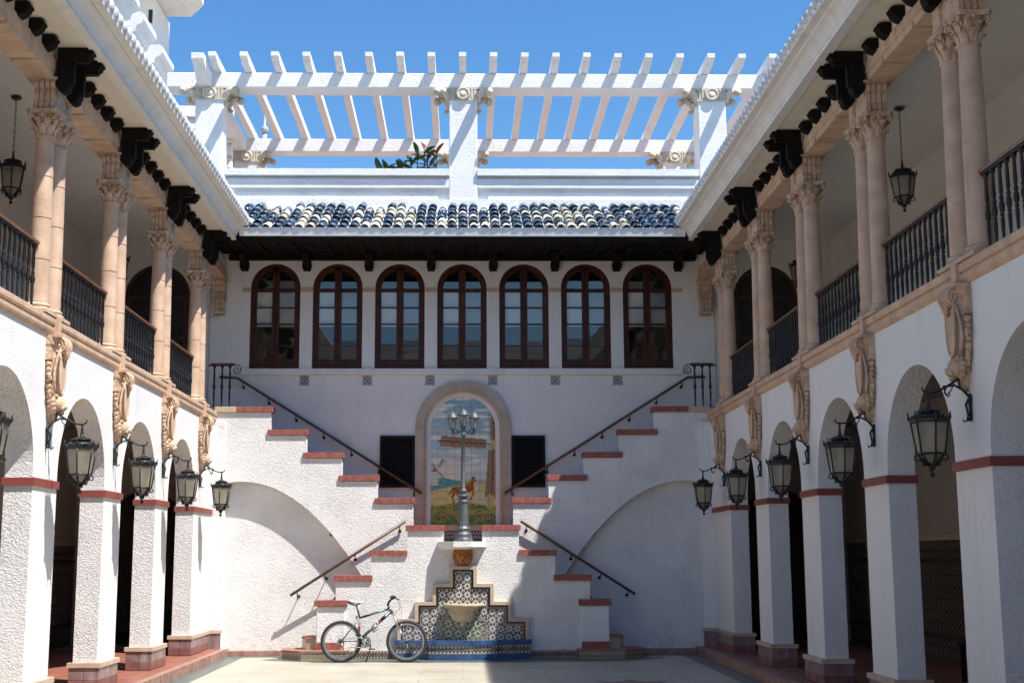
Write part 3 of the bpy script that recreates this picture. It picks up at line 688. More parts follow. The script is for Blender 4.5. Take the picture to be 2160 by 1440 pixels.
    # glazed wainscot panels
    for (ya, yb) in ((10.4,12.6),(13.0,15.2),(15.6,17.8),(18.2,20.4),(20.8,24.2)):
        W = link('wainscot', None, R, Vector((s*6.97, ya, 0.12))-R.location)
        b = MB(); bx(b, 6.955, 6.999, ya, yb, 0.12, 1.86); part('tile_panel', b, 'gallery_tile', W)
        b = MB(); bx(b, 6.94, 6.999, ya-0.05, yb+0.05, 1.861, 1.94); part('wainscot_cap', b, 'pale_stone', W)
        b = MB(); bx(b, 6.945, 6.999, ya-0.05, ya-0.002, 0.12, 1.86); part('wainscot_side', b, 'surround_stone', W)
        b = MB(); bx(b, 6.945, 6.954, ya, yb, 1.55, 1.60); bx(b, 6.945, 6.954, ya, yb, 1.70, 1.72); bx(b, 6.945, 6.954, ya, yb, 0.45, 0.52); part('tile_border', b, 'dark_interior', W)
    for (xa, xb) in ((4.65,4.97),(6.53,6.9)):
        b = MB(); bx(b, xa, xb, 24.26, 24.298, 0.12, 1.86); part('tile_panel', b, 'gallery_tile', R)
        b = MB(); bx(b, xa, xb, 24.25, 24.298, 1.861, 1.93); part('wainscot_cap', b, 'pale_stone', R)
    return R
wl = wing(-1, 'sunlit left side of the courtyard')
wr = wing(1, 'shaded right side of the courtyard')
wl['label'] = 'sunlit white arcade wing with peach columns, on the bike side of the court'
wr['label'] = 'shaded white arcade wing with peach columns, opposite the bike'

# ------------------------------------------------------------------ central building
YA = 24.0
CB = root('central_building', (0, YA, 0), 'white end building with seven arched windows and a blue and cream tiled roof', 'building')
WX = [(-3.455+i*1.1405+0.012) for i in range(7)]
wr_ = 0.455; WZ0, WZS = 5.03, 6.525
holes = [(c-wr_, c+wr_, WZ0, arc(c, wr_, WZS)) for c in WX]
b = MB(); wall(b, lambda u,z,d: (u,YA+d,z), -4.64, 4.64, 4.8, 8.2, 0.25, holes, 20)
holes2 = [(-0.655,0.655,2.2,arc(0,0.655,3.93))]
wall(b, lambda u,z,d: (u,YA+d,z), -4.64, 4.64, 0.0, 4.8, 0.25, holes2, 22)
part('wall', b, 'stucco_plain', CB)
b = MB(); b.box(-4.02,4.02,YA-0.045,YA-0.001,4.91,5.02); part('sill_course', b, 'plaster_trim', CB)
# pale impost strips between the windows
xs = [-4.05]+[c for c in WX]+[4.05]
for i in range(8):
    a = xs[i]+(0.46 if i else 0); c = xs[i+1]-(0.46 if i < 7 else 0)
    b = MB(); b.box(a,c,YA-0.012,YA-0.001,6.445,6.53); part('impost', b, 'pale_stone', CB)
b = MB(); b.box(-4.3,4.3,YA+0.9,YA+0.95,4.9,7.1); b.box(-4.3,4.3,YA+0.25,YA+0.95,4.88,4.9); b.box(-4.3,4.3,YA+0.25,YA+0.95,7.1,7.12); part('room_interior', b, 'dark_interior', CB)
def archring(b, cx, ro, ri, zs, y0, y1, z0o, z0i, n=18):
    def pl(r, z0): return [(-r,z0)]+[(-r*cos(pi*i/n), zs+r*sin(pi*i/n)) for i in range(n+1)]+[(r,z0)]
    O, I = pl(ro,z0o), pl(ri,z0i); N = len(O)
    vs = [(cx+u,y0,w) for u,w in O]+[(cx+u,y0,w) for u,w in I]+[(cx+u,y1,w) for u,w in O]+[(cx+u,y1,w) for u,w in I]
    fs = []
    for i in range(N-1): fs += [(i,i+1,N+i+1,N+i),(2*N+i,2*N+i+1,3*N+i+1,3*N+i),(i,i+1,2*N+i+1,2*N+i),(N+i,N+i+1,3*N+i+1,3*N+i)]
    fs += [(0,N,3*N,2*N),(N-1,2*N-1,4*N-1,3*N-1)]
    b.add(vs, fs)
def win_meshes():
    out = []
    b = MB(); archring(b, 0, 0.455, 0.405, WZS-WZ0, 0.0, 0.12, 0.0, 0.0); b.box(-0.455,0.455,-0.01,0.12,-0.0,0.03); out.append(('frame', b.mesh('frame','window_wood'), {}))
    for sx in (-1, 1):
        b = MB()
        # sash: stiles, rails, muntins; arch head
        def bxm(u0,u1,z0,z1,y0=0.03,y1=0.08): b.box(min(sx*u0,sx*u1),max(sx*u0,sx*u1),y0,y1,z0,z1)
        bxm(0.004,0.065,0.03,WZS-WZ0+0.40); bxm(0.345,0.405,0.03,WZS-WZ0)
        bxm(0.065,0.345,0.03,0.18); bxm(0.065,0.345,WZS-WZ0-0.065,WZS-WZ0)
        for z in (1.14,0.83,0.43): bxm(0.065,0.345,z-0.012 if z != 0.43 else z-0.006,z+0.012 if z != 0.43 else z+0.006,0.035,0.07)
        n = 10; pts = [(cos(pi/2*i/n)*0.405, sin(pi/2*i/n)*0.405+WZS-WZ0) for i in range(n+1)]; qts = [(cos(pi/2*i/n)*0.345, sin(pi/2*i/n)*0.345+WZS-WZ0) for i in range(n+1)]
        vs = [(sx*u,0.03,w) for u,w in pts]+[(sx*u,0.03,w) for u,w in qts]+[(sx*u,0.08,w) for u,w in qts]; N = n+1
        b.add(vs, [(i,i+1,N+i+1,N+i) for i in range(n)]+[(N+i,N+i+1,2*N+i+1,2*N+i) for i in range(n)])
        out.append(('sash', b.mesh('sash','window_wood'), {}))
        for (z0,z1) in ((0.18,0.424),(0.436,0.818),(0.842,1.128),(1.152,WZS-WZ0-0.065)):
            b = MB(); tl = random.uniform(-.0006,.0006); b.add([(sx*0.065,0.052+tl,z0),(sx*0.345,0.052,z0),(sx*0.345,0.052-tl,z1),(sx*0.065,0.052,z1)],[(0,1,2,3)]); out.append(('pane', b.mesh('pane','window_glass',False), {}))
        b = MB(); n = 8; a0 = math.asin(0.0); ty = lambda h: 0.052-0.030*h+random.uniform(0,0)
        pl = [(sx*0.065,0.052,WZS-WZ0)]+[(sx*max(0.065,0.345*cos(pi/2*i/n)),ty(0.345*sin(pi/2*i/n)),WZS-WZ0+0.345*sin(pi/2*i/n)) for i in range(n)]+[(sx*0.065,ty(0.338),WZS-WZ0+0.338)]
        b.add(pl, [tuple(range(len(pl)))]); out.append(('pane', b.mesh('pane','window_glass',False), {}))
    b = MB(); b.box(-0.40,0.40,0.10,0.11,0.80,WZS-WZ0-0.02); b.box(-0.39,0.39,0.095,0.115,0.795,0.812); out.append(('blind', b.mesh('blind','blind_cloth'), {}))
    return out
WM = win_meshes()
for c in WX:
    Wd = link('window', None, CB, Vector((c, YA+0.04, WZ0))-CB.location, (random.uniform(-.002,.003), 0, random.uniform(-.012,.012)))
    for nm, me, _ in WM:
        link(nm, me, Wd)
# small painted tiles under the sill
def deco():
    b = MB(); g = 10; vs = []; fs = []
    me = bpy.data.meshes.new('painted_tile'); 
    for j in range(g+1):
        for i in range(g+1): vs.append((-0.085+0.17*i/g, 0, 0.17*j/g))
    for j in range(g):
        for i in range(g): fs.append((j*(g+1)+i, j*(g+1)+i+1, (j+1)*(g+1)+i+1, (j+1)*(g+1)+i))
    me.from_pydata(vs, [], fs); ca = me.color_attributes.new('Col','FLOAT_COLOR','CORNER')
    rows = ["kwwkrrkwwk","wkwwrrwwkw","wkkwrrwkkw","wwkkwwkkww","kwwkkkkwwk","wkwwbbwwkw","wbkwbbwkbw","kwbkwwkbwk","wkwbkkbwkw","kwkwwwwkwk"]
    P = {'k':(0.03,0.03,0.06),'w':(0.55,0.50,0.42),'r':(0.35,0.07,0.03),'b':(0.10,0.12,0.30)}
    for p in me.polygons:
        i = p.index % g; j = p.index//g; c = P[rows[g-1-j][i]]
        for l in p.loop_indices: ca.data[l].color = (*c,1)
    me.materials.append(MATS['painted_tile']); return me
DECO = deco()
DM = m_boxmesh('tile_body','dark_wood',0.185,0.02,0.185,0.003)
for i in range(6):
    c = (WX[i]+WX[i+1])/2-0.012; at('decorated_tile', DECO, CB, (c, YA-0.014, 4.72))
# eaves: gutter, soffit boards, rafters, brackets
b = MB(); b.prism([(22.06,7.035),(22.20,7.03),(22.20,7.15),(22.19,7.165),(22.03,7.175),(22.03,7.16),(22.04,7.15)], lambda u,w,d: (d,u,w), -3.80, 3.80); part('gutter', b, 'white_paint', CB)
SLf = lambda y: 7.03+(y-22.2)*0.055
nb = 13
for i in range(nb):
    y0 = 22.2+i*(1.8/nb); y1 = y0+1.8/nb-0.012
    b = MB(); b.prism([(y0,SLf(y0)+0.03),(y1,SLf(y1)+0.03),(y1,SLf(y1)+0.05),(y0,SLf(y0)+0.05)], lambda u,w,d: (d,u,w), -4.42, 4.42); part('soffit_board', b, 'dark_wood', CB)
b = MB(); b.box(-4.42,4.42,22.2,24.0,7.16,7.18); part('eave_deck', b, 'dark_wood', CB)
b = MB(); b.box(-3.86,3.86,22.10,22.19,6.95,7.03); part('fascia', b, 'dark_wood', CB)
b = MB(); b.box(-4.3,4.3,23.90,24.0,7.03,7.13); part('wall_plate', b, 'dark_wood', CB)
for i in range(29):
    x = -4.2+i*0.3; b = MB(); b.prism([(22.2,SLf(22.2)-0.01),(23.9,SLf(23.9)-0.01),(23.9,SLf(23.9)+0.03),(22.2,SLf(22.2)+0.03)], lambda u,w,d: (d,u,w), x-0.035, x+0.035); part('rafter', b, 'dark_wood', CB)
b0 = MB(); b0.prism([(0,0.0),(0,-0.27),(-0.10,-0.27),(-0.13,-0.19),(-0.20,-0.12),(-0.32,-0.08),(-0.40,-0.07),(-0.42,0.0)], lambda u,w,d: (d,u,w), -0.065, 0.065)
b0.prism([(-0.0,-0.22),(-0.13,-0.22),(-0.135,-0.12),(-0.0,-0.12)], lambda u,w,d: (d,u,w), -0.08, 0.08); EB = b0.mesh('eave_corbel','dark_wood')
for i in range(8): at('eave_corbel', EB, CB, (-4.03+i*1.1405+0.02, YA-0.001, 7.10))
# roof
b = MB(); b.prism([(22.12,7.155),(24.1,8.10),(24.1,8.04),(22.12,7.10)], lambda u,w,d: (d,u,w), -4.0, 4.0); part('roof_bed', b, 'roof_mortar', CB)
sl_ = math.atan2(0.945,1.98)
for i in range(43):
    x00 = -3.92+i*0.1865
    for j in range(6):
        if j == 5 and random.random() < 0.35: continue
        y = 22.04+j*0.365*cos(sl_)+random.uniform(-.03,.03)*(j > 0); z = 7.165+(y-22.12)*0.477
        x = -3.92+i*0.1865
        cream = random.random() < (0.0 if j == 5 else 0.30)
        link('roof_tile', RT[1 if cream else 0], CB, Vector((x+random.uniform(-.006,.006), y, z+0.008+random.uniform(0,.008)))-CB.location, (sl_-0.03+random.uniform(-.03,.03),0,random.uniform(-.04,.04)), (1,1.18,1))
    for j in range(5):
        y = 22.09+j*0.365*cos(sl_); z = 7.165+(y-22.12)*0.477
        link('mortar', ENDCAP, CB, Vector((-3.92+i*0.1865+0.093, y+0.02, z-0.02))-CB.location, (0,0,0), (0.3,1.6,0.42))
# parapet behind the roof
b = MB(); b.box(-4.9,4.9,24.12,24.45,8.0,8.66); part('parapet', b, 'pergola_paint', CB)
for (xa, xb) in ((-4.45,-0.265),(0.265,4.42)):
    b = MB(); b.box(xa,xb,24.04,24.119,8.44,8.60); part('parapet_moulding', b, 'pergola_paint', CB)
    b = MB(); b.box(xa,xb,23.98,24.5,8.665,8.79); part('parapet_coping', b, 'pergola_paint', CB)
    b = MB(); b.box(xa+0.2,xb-0.2 if xb < 1 else xb,24.09,24.118,8.1,8.36); part('parapet_panel', b, 'pergola_paint', CB)
# shutters
for (xa, xb) in ((-1.50,-0.87),(0.875,1.48)):
    Sh = link('shutter', None, CB, Vector(((xa+xb)/2, YA, 2.86))-CB.location); z0, z1 = 2.87, 3.80
    b = MB(); b.box(xa+0.02,xb-0.02,YA-0.004,YA-0.002,z0,z1); part('added_dark_backing', b, 'shutter_wood', Sh)  # thin dark sheet added so gaps between slats look dark, not lit plaster
    for q in ((xa,xa+0.05,z0,z1),(xb-0.05,xb,z0,z1),(xa+0.05,xb-0.05,z0,z0+0.06),(xa+0.05,xb-0.05,z1-0.06,z1)):
        b = MB(); b.box(q[0],q[1],YA-0.05,YA-0.001,q[2],q[3]); part('frame', b, 'shutter_wood', Sh)
    for i in range(11):
        z = z0+0.075+i*0.074; b = MB(); b.prism([(YA-0.045,z),(YA-0.038,z-0.006),(YA-0.005,z+0.045),(YA-0.012,z+0.051)], lambda u,w,d: (d,u,w), xa+0.05, xb-0.05); part('slat', b, 'shutter_wood', Sh)
# stone surround of the mural
g = 0
def ringstone(b, a0, a1, ro, ri, zc, y0, y1, n=3):
    pts = [(ro*cos(a0+(a1-a0)*i/n), zc+ro*sin(a0+(a1-a0)*i/n)) for i in range(n+1)]; q = [(ri*cos(a0+(a1-a0)*i/n), zc+ri*sin(a0+(a1-a0)*i/n)) for i in range(n+1)]
    b.prism(pts+q[::-1], lambda u,w,d: (u,d,w), y0, y1)
SR = link('stone_surround', None, CB, Vector((0, YA, 2.2))-CB.location); zc = 3.93
g = 0.003
for i in range(9):
    a0 = pi*i/9+g; a1 = pi*(i+1)/9-g
    b = MB(); ringstone(b, a0, a1, 0.865, 0.72, zc, YA-0.07, YA+0.02); ringstone(b, a0, a1, 0.72, 0.66, zc, YA-0.045, YA+0.02); part('stone', b, 'surround_stone', SR)
for sx in (-1,1):
    for i in range(5):
        z0 = 2.2+i*1.73/5+0.003; z1 = 2.2+(i+1)*1.73/5-0.003
        b = MB(); b.box(min(sx*0.865,sx*0.72),max(sx*0.865,sx*0.72),YA-0.07,YA+0.02,z0,z1); b.box(min(sx*0.72,sx*0.66),max(sx*0.72,sx*0.66),YA-0.045,YA+0.02,z0,z1); part('stone', b, 'surround_stone', SR)
b = MB(); b.box(-0.87,0.87,YA-0.09,YA+0.02,2.10,2.197); part('stone', b, 'surround_stone', SR)
b = MB(); b.box(-0.40,0.40,YA-0.035,YA-0.001,1.90,2.10); part('riser_band', b, 'riser_tile', CB)
# white inner margin + tiled picture
b = MB(); archring(b, 0, 0.658, 0.585, zc, YA+0.03, YA+0.06, 2.2, 2.2); part('mural_margin', b, 'plaster_trim', CB)
def inpoly(x, y, P):
    c = False; n = len(P); j = n-1
    for i in range(n):
        if (P[i][1] > y) != (P[j][1] > y) and x < (P[j][0]-P[i][0])*(y-P[i][1])/(P[j][1]-P[i][1])+P[i][0]: c = not c
        j = i
    return c
def seg(x, y, a, b, r):
    ax, ay = a; bx_, by = b; dx, dy = bx_-ax, by-ay; t = max(0, min(1, ((x-ax)*dx+(y-ay)*dy)/(dx*dx+dy*dy))); return (x-ax-t*dx)**2+(y-ay-t*dy)**2 < r*r
def paint(px, py):
    """colour of the tiled picture at pixel px,py of the photograph's crop (993 x 1440 scale)"""
    n = mnoise.noise(Vector((px*0.008, py*0.02, 0))); n2 = mnoise.noise(Vector((px*0.03, py*0.05, 3)))
    if py < 1000:
        t = py/900; c = Vector((0.22,0.36,0.44)).lerp(Vector((0.50,0.56,0.56)), min(1, max(0, t)))
        cl = mnoise.noise(Vector((px*0.003, py*0.018, 9)))
        if cl > 0.02: c = c.lerp(Vector((0.66,0.64,0.56)), min(1, cl*4))
        if (px-340)**2/150**2+(py-810)**2/100**2 < 1: c = Vector((0.62,0.58,0.50))
        if (px-650)**2/130**2+(py-765)**2/55**2 < 1: c = Vector((0.60,0.60,0.56))+Vector((1,1,1))*n*0.1
    else: c = Vector((0.55,0.47,0.22))
    if py > 925+0.0*px and px > 500: c = Vector((0.52,0.45,0.20))
    if py > 930+abs(px-250)*0.16-20 and px < 520: c = Vector((0.10,0.26,0.26)).lerp(Vector((0.22,0.38,0.32)), 0.5+n2)
    hy = 1045-max(0, (px-150))*0.18+ (0 if px < 560 else (px-560)*0.03)
    if py > hy: c = Vector((0.56,0.46,0.17)).lerp(Vector((0.62,0.56,0.33)), 0.5+n)
    if 1080 < py < 1200 and 380 < px < 740: c = c.lerp(Vector((0.55,0.52,0.45)), 0.6)
    if py > 1190+20*sin(px*0.01): c = Vector((0.36,0.33,0.12)).lerp(Vector((0.24,0.26,0.13)), 0.5+n*1.5)
    if py > 1190 and n2 > 0.25: c = Vector((0.14,0.17,0.10))
    # white mill on the hill
    if inpoly(px, py, [(140,845),(205,845),(215,995),(130,990)]): c = Vector((0.58,0.57,0.50))
    if inpoly(px, py, [(135,850),(172,785),(212,848)]): c = Vector((0.28,0.20,0.12))
    for q in ([(205,790),(250,700),(290,722),(222,808)], [(212,838),(280,900),(262,922),(210,860)], [(135,735),(185,790),(165,800),(135,770)]):
        if inpoly(px, py, q): c = Vector((0.33,0.34,0.27))
    # galloping horse
    H = [((385,1050),(560,1010),38),((550,1005),(592,925),22),((592,922),(622,950),12),((560,985),(598,905),12),((395,1060),(365,1110),14),((365,1110),(375,1175),9),((410,1080),(445,1145),10),((580,1030),(590,1090),12),((590,1090),(550,1150),8),((385,1040),(325,1085),9)]
    for a, b_, r in H:
        if seg(px, py, a, b_, r): c = Vector((0.36,0.21,0.06)) if n2 < 0.1 else Vector((0.20,0.11,0.04))
    if seg(px, py, (505,1000), (545,1045), 22): c = Vector((0.40,0.10,0.04))
    if seg(px, py, (630,960), (690,960), 22) or seg(px, py, (655,975), (655,1060), 7): c = Vector((0.40,0.42,0.38))
    # big sails
    for q, ins in (([(238,455),(735,500),(728,592),(228,575)],0), ([(775,225),(835,300),(835,505),(765,500)],0), ([(755,615),(832,612),(828,1130),(712,1118)],0)):
        if inpoly(px, py, q):
            c = Vector((0.30,0.205,0.14)) if (int(px/38)+int(py/38)) % 2 else Vector((0.34,0.235,0.165))
    if seg(px, py, (210,512), (735,548), 5) or seg(px, py, (735,548), (835,555), 4) or seg(px, py, (812,260), (790,1120), 5): c = Vector((0.10,0.06,0.03))
    if inpoly(px, py, [(775,505),(835,505),(835,612),(770,612)]): c = Vector((0.45,0.40,0.18))
    if seg(px, py, (775,1130), (770,1210), 40): c = Vector((0.48,0.42,0.20))
    return c
MUR = link('tile_picture', None, CB, Vector((0, YA+0.06, 2.2))-CB.location)
tw = 0.1525; G = 10
for i in range(8):
    for j in range(16):
        x0 = -0.61+i*tw; z0 = 2.2+j*tw
        cx, cz = x0+tw/2, z0+tw/2
        corners = [(x0+a*tw, z0+c2*tw) for a in (0.1,0.9) for c2 in (0.1,0.9)]
        if all((cz2 > zc and cx2**2+(cz2-zc)**2 > 0.64**2) for cx2, cz2 in corners): continue
        vs = []; fs = []; me = bpy.data.meshes.new('tile')
        for jj in range(G+1):
            for ii in range(G+1): vs.append((x0+0.002+(tw-0.004)*ii/G, YA+0.058, z0+0.002+(tw-0.004)*jj/G))
        for jj in range(G):
            for ii in range(G): fs.append((jj*(G+1)+ii, jj*(G+1)+ii+1, (jj+1)*(G+1)+ii+1, (jj+1)*(G+1)+ii))
        me.from_pydata(vs, [], fs); ca = me.color_attributes.new('Col','FLOAT_COLOR','POINT')
        cols = []
        for v in vs:
            px = 480+v[0]/0.585*350; py = 1415-(v[2]-2.2)/2.31*1375
            c = paint(px, py); c = Vector([(q-0.33)*1.25+0.31 for q in c]); cols += [min(.9,max(0,c[0])*1.15), min(.9,max(0,c[1])*1.15), min(.9,max(0,c[2])*1.12), 1]
        ca.data.foreach_set('color', cols); me.materials.append(MATS['painted_tile'])
        link('tile', me, MUR, -wloc(MUR))
b = MB(); b.box(-0.655,0.655,YA+0.065,YA+0.08,2.2,4.62); part('mural_bed', b, 'dark_interior', CB)
b = MB(); archring(b, 0, 0.855, 0.665, zc, YA-0.03, YA-0.02, 2.2, 2.2); part('mortar_bed', b, 'grout', SR)
b = MB(); b.tube([(-0.72,YA-0.055,2.2)]+[(-0.72*cos(pi*i/24),YA-0.055,zc+0.72*sin(pi*i/24)) for i in range(25)]+[(0.72,YA-0.055,2.2)],0.022,8); part('roll_moulding', b, 'surround_stone', SR)

# ------------------------------------------------------------------ double staircase
ST = root('staircase', (0, 22.65, 0), 'white double staircase with stepped walls and red brick caps rising from the fountain', 'staircase')
def bricks(x0, x1, y0, y1, z0, z1, parent, m='red_brick', w=0.078):
    K = link('cap', None, parent, Vector(((x0+x1)/2, (y0+y1)/2, z0))-wloc(parent)); n = max(1, round((x1-x0)/w)); d = (x1-x0)/n
    for i in range(n):
        b = MB(); b.bbox(x0+i*d+0.0008, x0+(i+1)*d-0.0008, y0, y1, z0, z1+random.uniform(-.001,.001), 0.003); part('brick', b, m, K)
YB = 23.0
Bst = [(4.28,3.29,4.22),(3.38,2.68,3.82),(2.76,2.06,3.425),(2.14,1.45,3.03),(1.52,0.83,2.64)]
YC = 22.3; k_ = 22.3/21.6
Cst = [(0.957,0.308,2.163),(1.555,0.925,1.752),(2.13,1.495,1.345)]
for s in (-1, 1):
    # upper flight outer wall with the wide arch
    pz = lambda u: 2.93-0.37*(abs(u)-3.81)**2
    edges = [4.30,3.33,2.71,2.09,1.475,0.86]; tops = [4.12,3.72,3.325,2.93,2.54]
    b = MB()
    for i in range(5):
        a, c = edges[i+1], edges[i]; n = 12 if i else 16
        for q in range(n):
            u0, u1 = a+(c-a)*q/n, a+(c-a)*(q+1)/n
            z0, z1 = max(0.0, pz(u0)), max(0.0, pz(u1)); T = tops[i]
            for d in (YB, YB+0.18): b.add([(s*u0,d,z0),(s*u1,d,z1),(s*u1,d,T),(s*u0,d,T)],[(0,1,2,3)])
            b.add([(s*u0,YB,z0),(s*u1,YB,z1),(s*u1,YB+0.18,z1),(s*u0,YB+0.18,z0)],[(0,1,2,3)])
        b.add([(s*a,YB,tops[i+1] if i < 4 else 0),(s*a,YB+0.18,tops[i+1] if i < 4 else 0),(s*a,YB+0.18,tops[i]),(s*a,YB,tops[i])],[(0,1,2,3)])
    part('parapet_wall', b, 'stucco_rough', ST)
    b = MB(); b.box(*sorted((s*4.3,s*2.3)),YB+0.2,YB+0.26,0,2.95); b.box(*sorted((s*2.3,s*0.87)),YB+0.2,YB+0.26,0,2.0); part('recess_wall', b, 'stucco_rough', ST)
    for i, (xo, xi, zt) in enumerate(Bst):
        xa, xb = sorted((s*xo, s*xi))
        if i == 0:
            xa, xb = sorted((s*3.93, s*xi)); pa, pb = sorted((s*4.30, s*3.93))
            bricks(pa, pb, YB-0.035, YB+0.22, zt-0.095, zt, ST, 'pale_stone', 0.3)
        bricks(xa, xb, YB-0.035, YB+0.22, zt-0.095, zt, ST)
    b = MB()
    for i in range(10):   # treads
        x0 = 0.86+i*0.3235; b.box(min(s*x0,s*4.3),max(s*x0,s*4.3),YB+0.262,YA-0.002,2.08+i*0.2,2.08+(i+1)*0.2)
    b.box(min(0,s*0.86),max(0,s*0.86),YC+0.2,YA-0.1,1.7,1.9)
    part('upper_flight', b, 'step_tread', ST)
    # lower flight: stepped front wall
    e = [0.38,0.93,1.51,2.1]; t = [2.07,1.66,1.25]
    for i, (xo, xi, zt) in enumerate(Cst):
        xa, xb = sorted((s*(xo-0.03), s*(xi+0.0 if i == 0 else Cst[i-1][0]-0.03)))
        if i == 0: xa, xb = sorted((s*(xo-0.03), s*(xi+0.01)))
        b = MB(); b.box(xa, xb, YC, YC+0.2, 0, zt-0.097); part('front_wall', b, 'stucco_rough' , ST)
        xa, xb = sorted((s*xo, s*xi)); bricks(xa, xb, YC-0.035, YC+0.235, zt-0.095, zt, ST)
    b = MB(); b.bbox(min(s*1.935,s*2.40),max(s*1.935,s*2.40),YC-0.10,YC+0.23,0.14,0.85,0.012); part('newel_pier', b, 'stucco_plain', ST)
    bricks(*sorted((s*1.90,s*2.44)), YC-0.135, YC+0.26, 0.85, 0.945, ST)
    b = MB(); b.box(*sorted((s*1.99,s*2.13)), YC+0.02, YC+0.15, 0.947, 1.0); part('cap_block', b, 'red_brick', ST)
    b = MB(); b.box(*sorted((s*1.94,s*2.395)), YC-0.115, YC-0.099, 0.14, 0.27); part('newel_base', b, 'red_brick', ST)
    # splayed bottom steps
    sp = [(1.88,21.98),(2.62,21.98),(2.96,22.28),(2.96,22.72),(2.55,22.98),(1.88,22.98)]
    b = MB(); b.prism([(s*x,y) for x,y in sp], lambda u,w,d: (u,w,d), 0.0, 0.125); part('bottom_step', b, 'step_tile', ST)
    b = MB(); b.prism([(s*(2.3+(x-2.3)*1.03),22.4+(y-22.4)*1.03) for x,y in sp], lambda u,w,d: (u,w,d), 0.126, 0.152); part('bottom_tread', b, 'step_tread', ST)
    sp2 = [(2.39,22.26),(2.58,22.30),(2.66,22.5),(2.6,22.98),(2.39,22.98)]
    b = MB(); b.prism([(s*x,y) for x,y in sp2], lambda u,w,d: (u,w,d), 0.153, 0.325); part('second_step', b, 'step_tile', ST)
    b = MB(); b.prism([(s*(2.5+(x-2.5)*1.08),22.6+(y-22.6)*1.05) for x,y in sp2], lambda u,w,d: (u,w,d), 0.326, 0.35); part('second_tread', b, 'step_tread', ST)
    b = MB()
    for i in range(8): x0 = 2.38-i*0.3; b.box(*sorted((s*x0, s*0.36)), YC+0.24, YB-0.002, 0.3+i*0.2, 0.3+(i+1)*0.2 if i < 8 else 1.9)
    part('lower_flight', b, 'step_tread', ST)
    # skirting tiles along the front walls and kerb by the recess
    xa, xb = sorted((s*1.03, s*1.93)); n = 6
    for i in range(n):
        d = (xb-xa)/n; b = MB(); b.bbox(xa+i*d+0.002, xa+(i+1)*d-0.002, YC-0.018, YC-0.001, 0.005, 0.13, 0.003); part('skirting_tile', b, 'skirting_tile', ST)
    b = MB(); b.box(*sorted((s*2.97, s*4.08)), YB-0.06, YB+0.2, 0.0, 0.09); part('kerb', b, 'kerb_stone', ST)
b = MB(); b.box(-0.317,0.317,YC,YC+0.2,0,1.80); part('front_wall', b, 'stucco_rough', ST)
# ledge that carries the street lamp
pl = [(-0.42,YC-0.001),(-0.40,YC-0.15),(-0.16,YC-0.36),(0.13,YC-0.36),(0.36,YC-0.15),(0.38,YC-0.001)]
b = MB(); b.prism(pl, lambda u,w,d: (u,w,d), 1.80, 1.89); b.prism([(x*0.9,YC+(y-YC)*0.86) for x,y in pl], lambda u,w,d: (u,w,d), 1.765, 1.80); b.box(-0.317,0.317,YC,YC+0.42,1.80,1.89)
part('lamp_ledge', b, 'stucco_plain', ST)

# handrails
def rail(name, pts, r, m, lab, brks, wally):
    T = root(name, (pts[0][0], wally(pts[0][0]), 0), lab, 'handrail', 'handrails along the stairs')
    b = MB(); b.tube(pts, r, 8); part('rail', b, m, T)
    for (x, y, z) in brks:
        b = MB(); b.tube([(x,y,z-0.01),(x,y,z-0.06),(x,y+0.03,z-0.085),(x,wally(x),z-0.095)], 0.009, 6); b.tube([(x,wally(x)-0.012,z-0.095),(x,wally(x),z-0.095)],0.028,10); part('bracket', b, 'wrought_iron', T)
def lerp3(a, b, t): return tuple(a[i]+(b[i]-a[i])*t for i in range(3))
for s, nm in ((-1,'left'),(1,'right')):
    a = (s*2.93,YB-0.03,1.005); c = (s*0.985,YB-0.09,2.24)
    wy = lambda x: YB+0.2 if (2.93-0.37*(abs(x)-3.81)**2) > 1.0+(2.93-abs(x))*0.63 else YB
    rail('stair_handrail', [a,c], 0.024, 'brown_rail', 'lower brown handrail above the bicycle' if s < 0 else 'lower brown handrail on the shaded stair wall', [lerp3(a,c,t) for t in (0.06,0.30,0.56,0.95)], wy)
    a = (s*4.4,YA-0.12,4.86); m2 = (s*4.08,YA-0.12,4.84); c = (s*0.74,YA-0.12,2.76)
    rail('stair_handrail', [a,m2,c], 0.024, 'brown_rail', 'upper brown handrail rising to the landing over the sunny arch' if s < 0 else 'upper brown handrail rising to the landing over the shaded arch', [lerp3(m2,c,t) for t in (0.03,0.17,0.32,0.47,0.62,0.77,0.96)], lambda x: YA)
    # landing railing
    T = root('landing_railing', (s*4.2, YB, 4.22), 'short black iron railing with a scroll above the ' + ('sunlit' if s < 0 else 'shaded') + ' stair landing', 'railing', 'scrolled landing railings')
    for i in range(3): at('baluster', BALUS, T, (s*(4.07+i*0.135), YB+0.06, 4.22))
    b = MB(); b.box(*sorted((s*4.0,s*4.40)), YB+0.02, YB+0.10, 4.965, 4.99); part('handrail', b, 'handrail_wood', T)
    b = MB(); b.box(*sorted((s*4.02,s*4.45)), YB+0.045, YB+0.075, 4.94, 4.964)
    pts = [(s*4.02,YB+0.06,4.952)]
    for i in range(22):
        t = i/21; r = 0.075*(1-t)+0.015; a = pi/2-t*2*pi*1.5; pts.append((s*(3.955-r*cos(a)*0.9), YB+0.06, 4.877+r*sin(a)))
    b.tube(pts, 0.009, 6); part('scroll', b, 'wrought_iron', T)

# ------------------------------------------------------------------ fountain
F = root('wall_fountain', (0, 22.0, 0), 'stepped mosaic wall fountain with stone basin and blue tiled trough', 'fountain')
YF = YC-0.06
tiers = [(0.225,1.49),(0.50,1.205),(0.79,0.915),(1.075,0.645)]
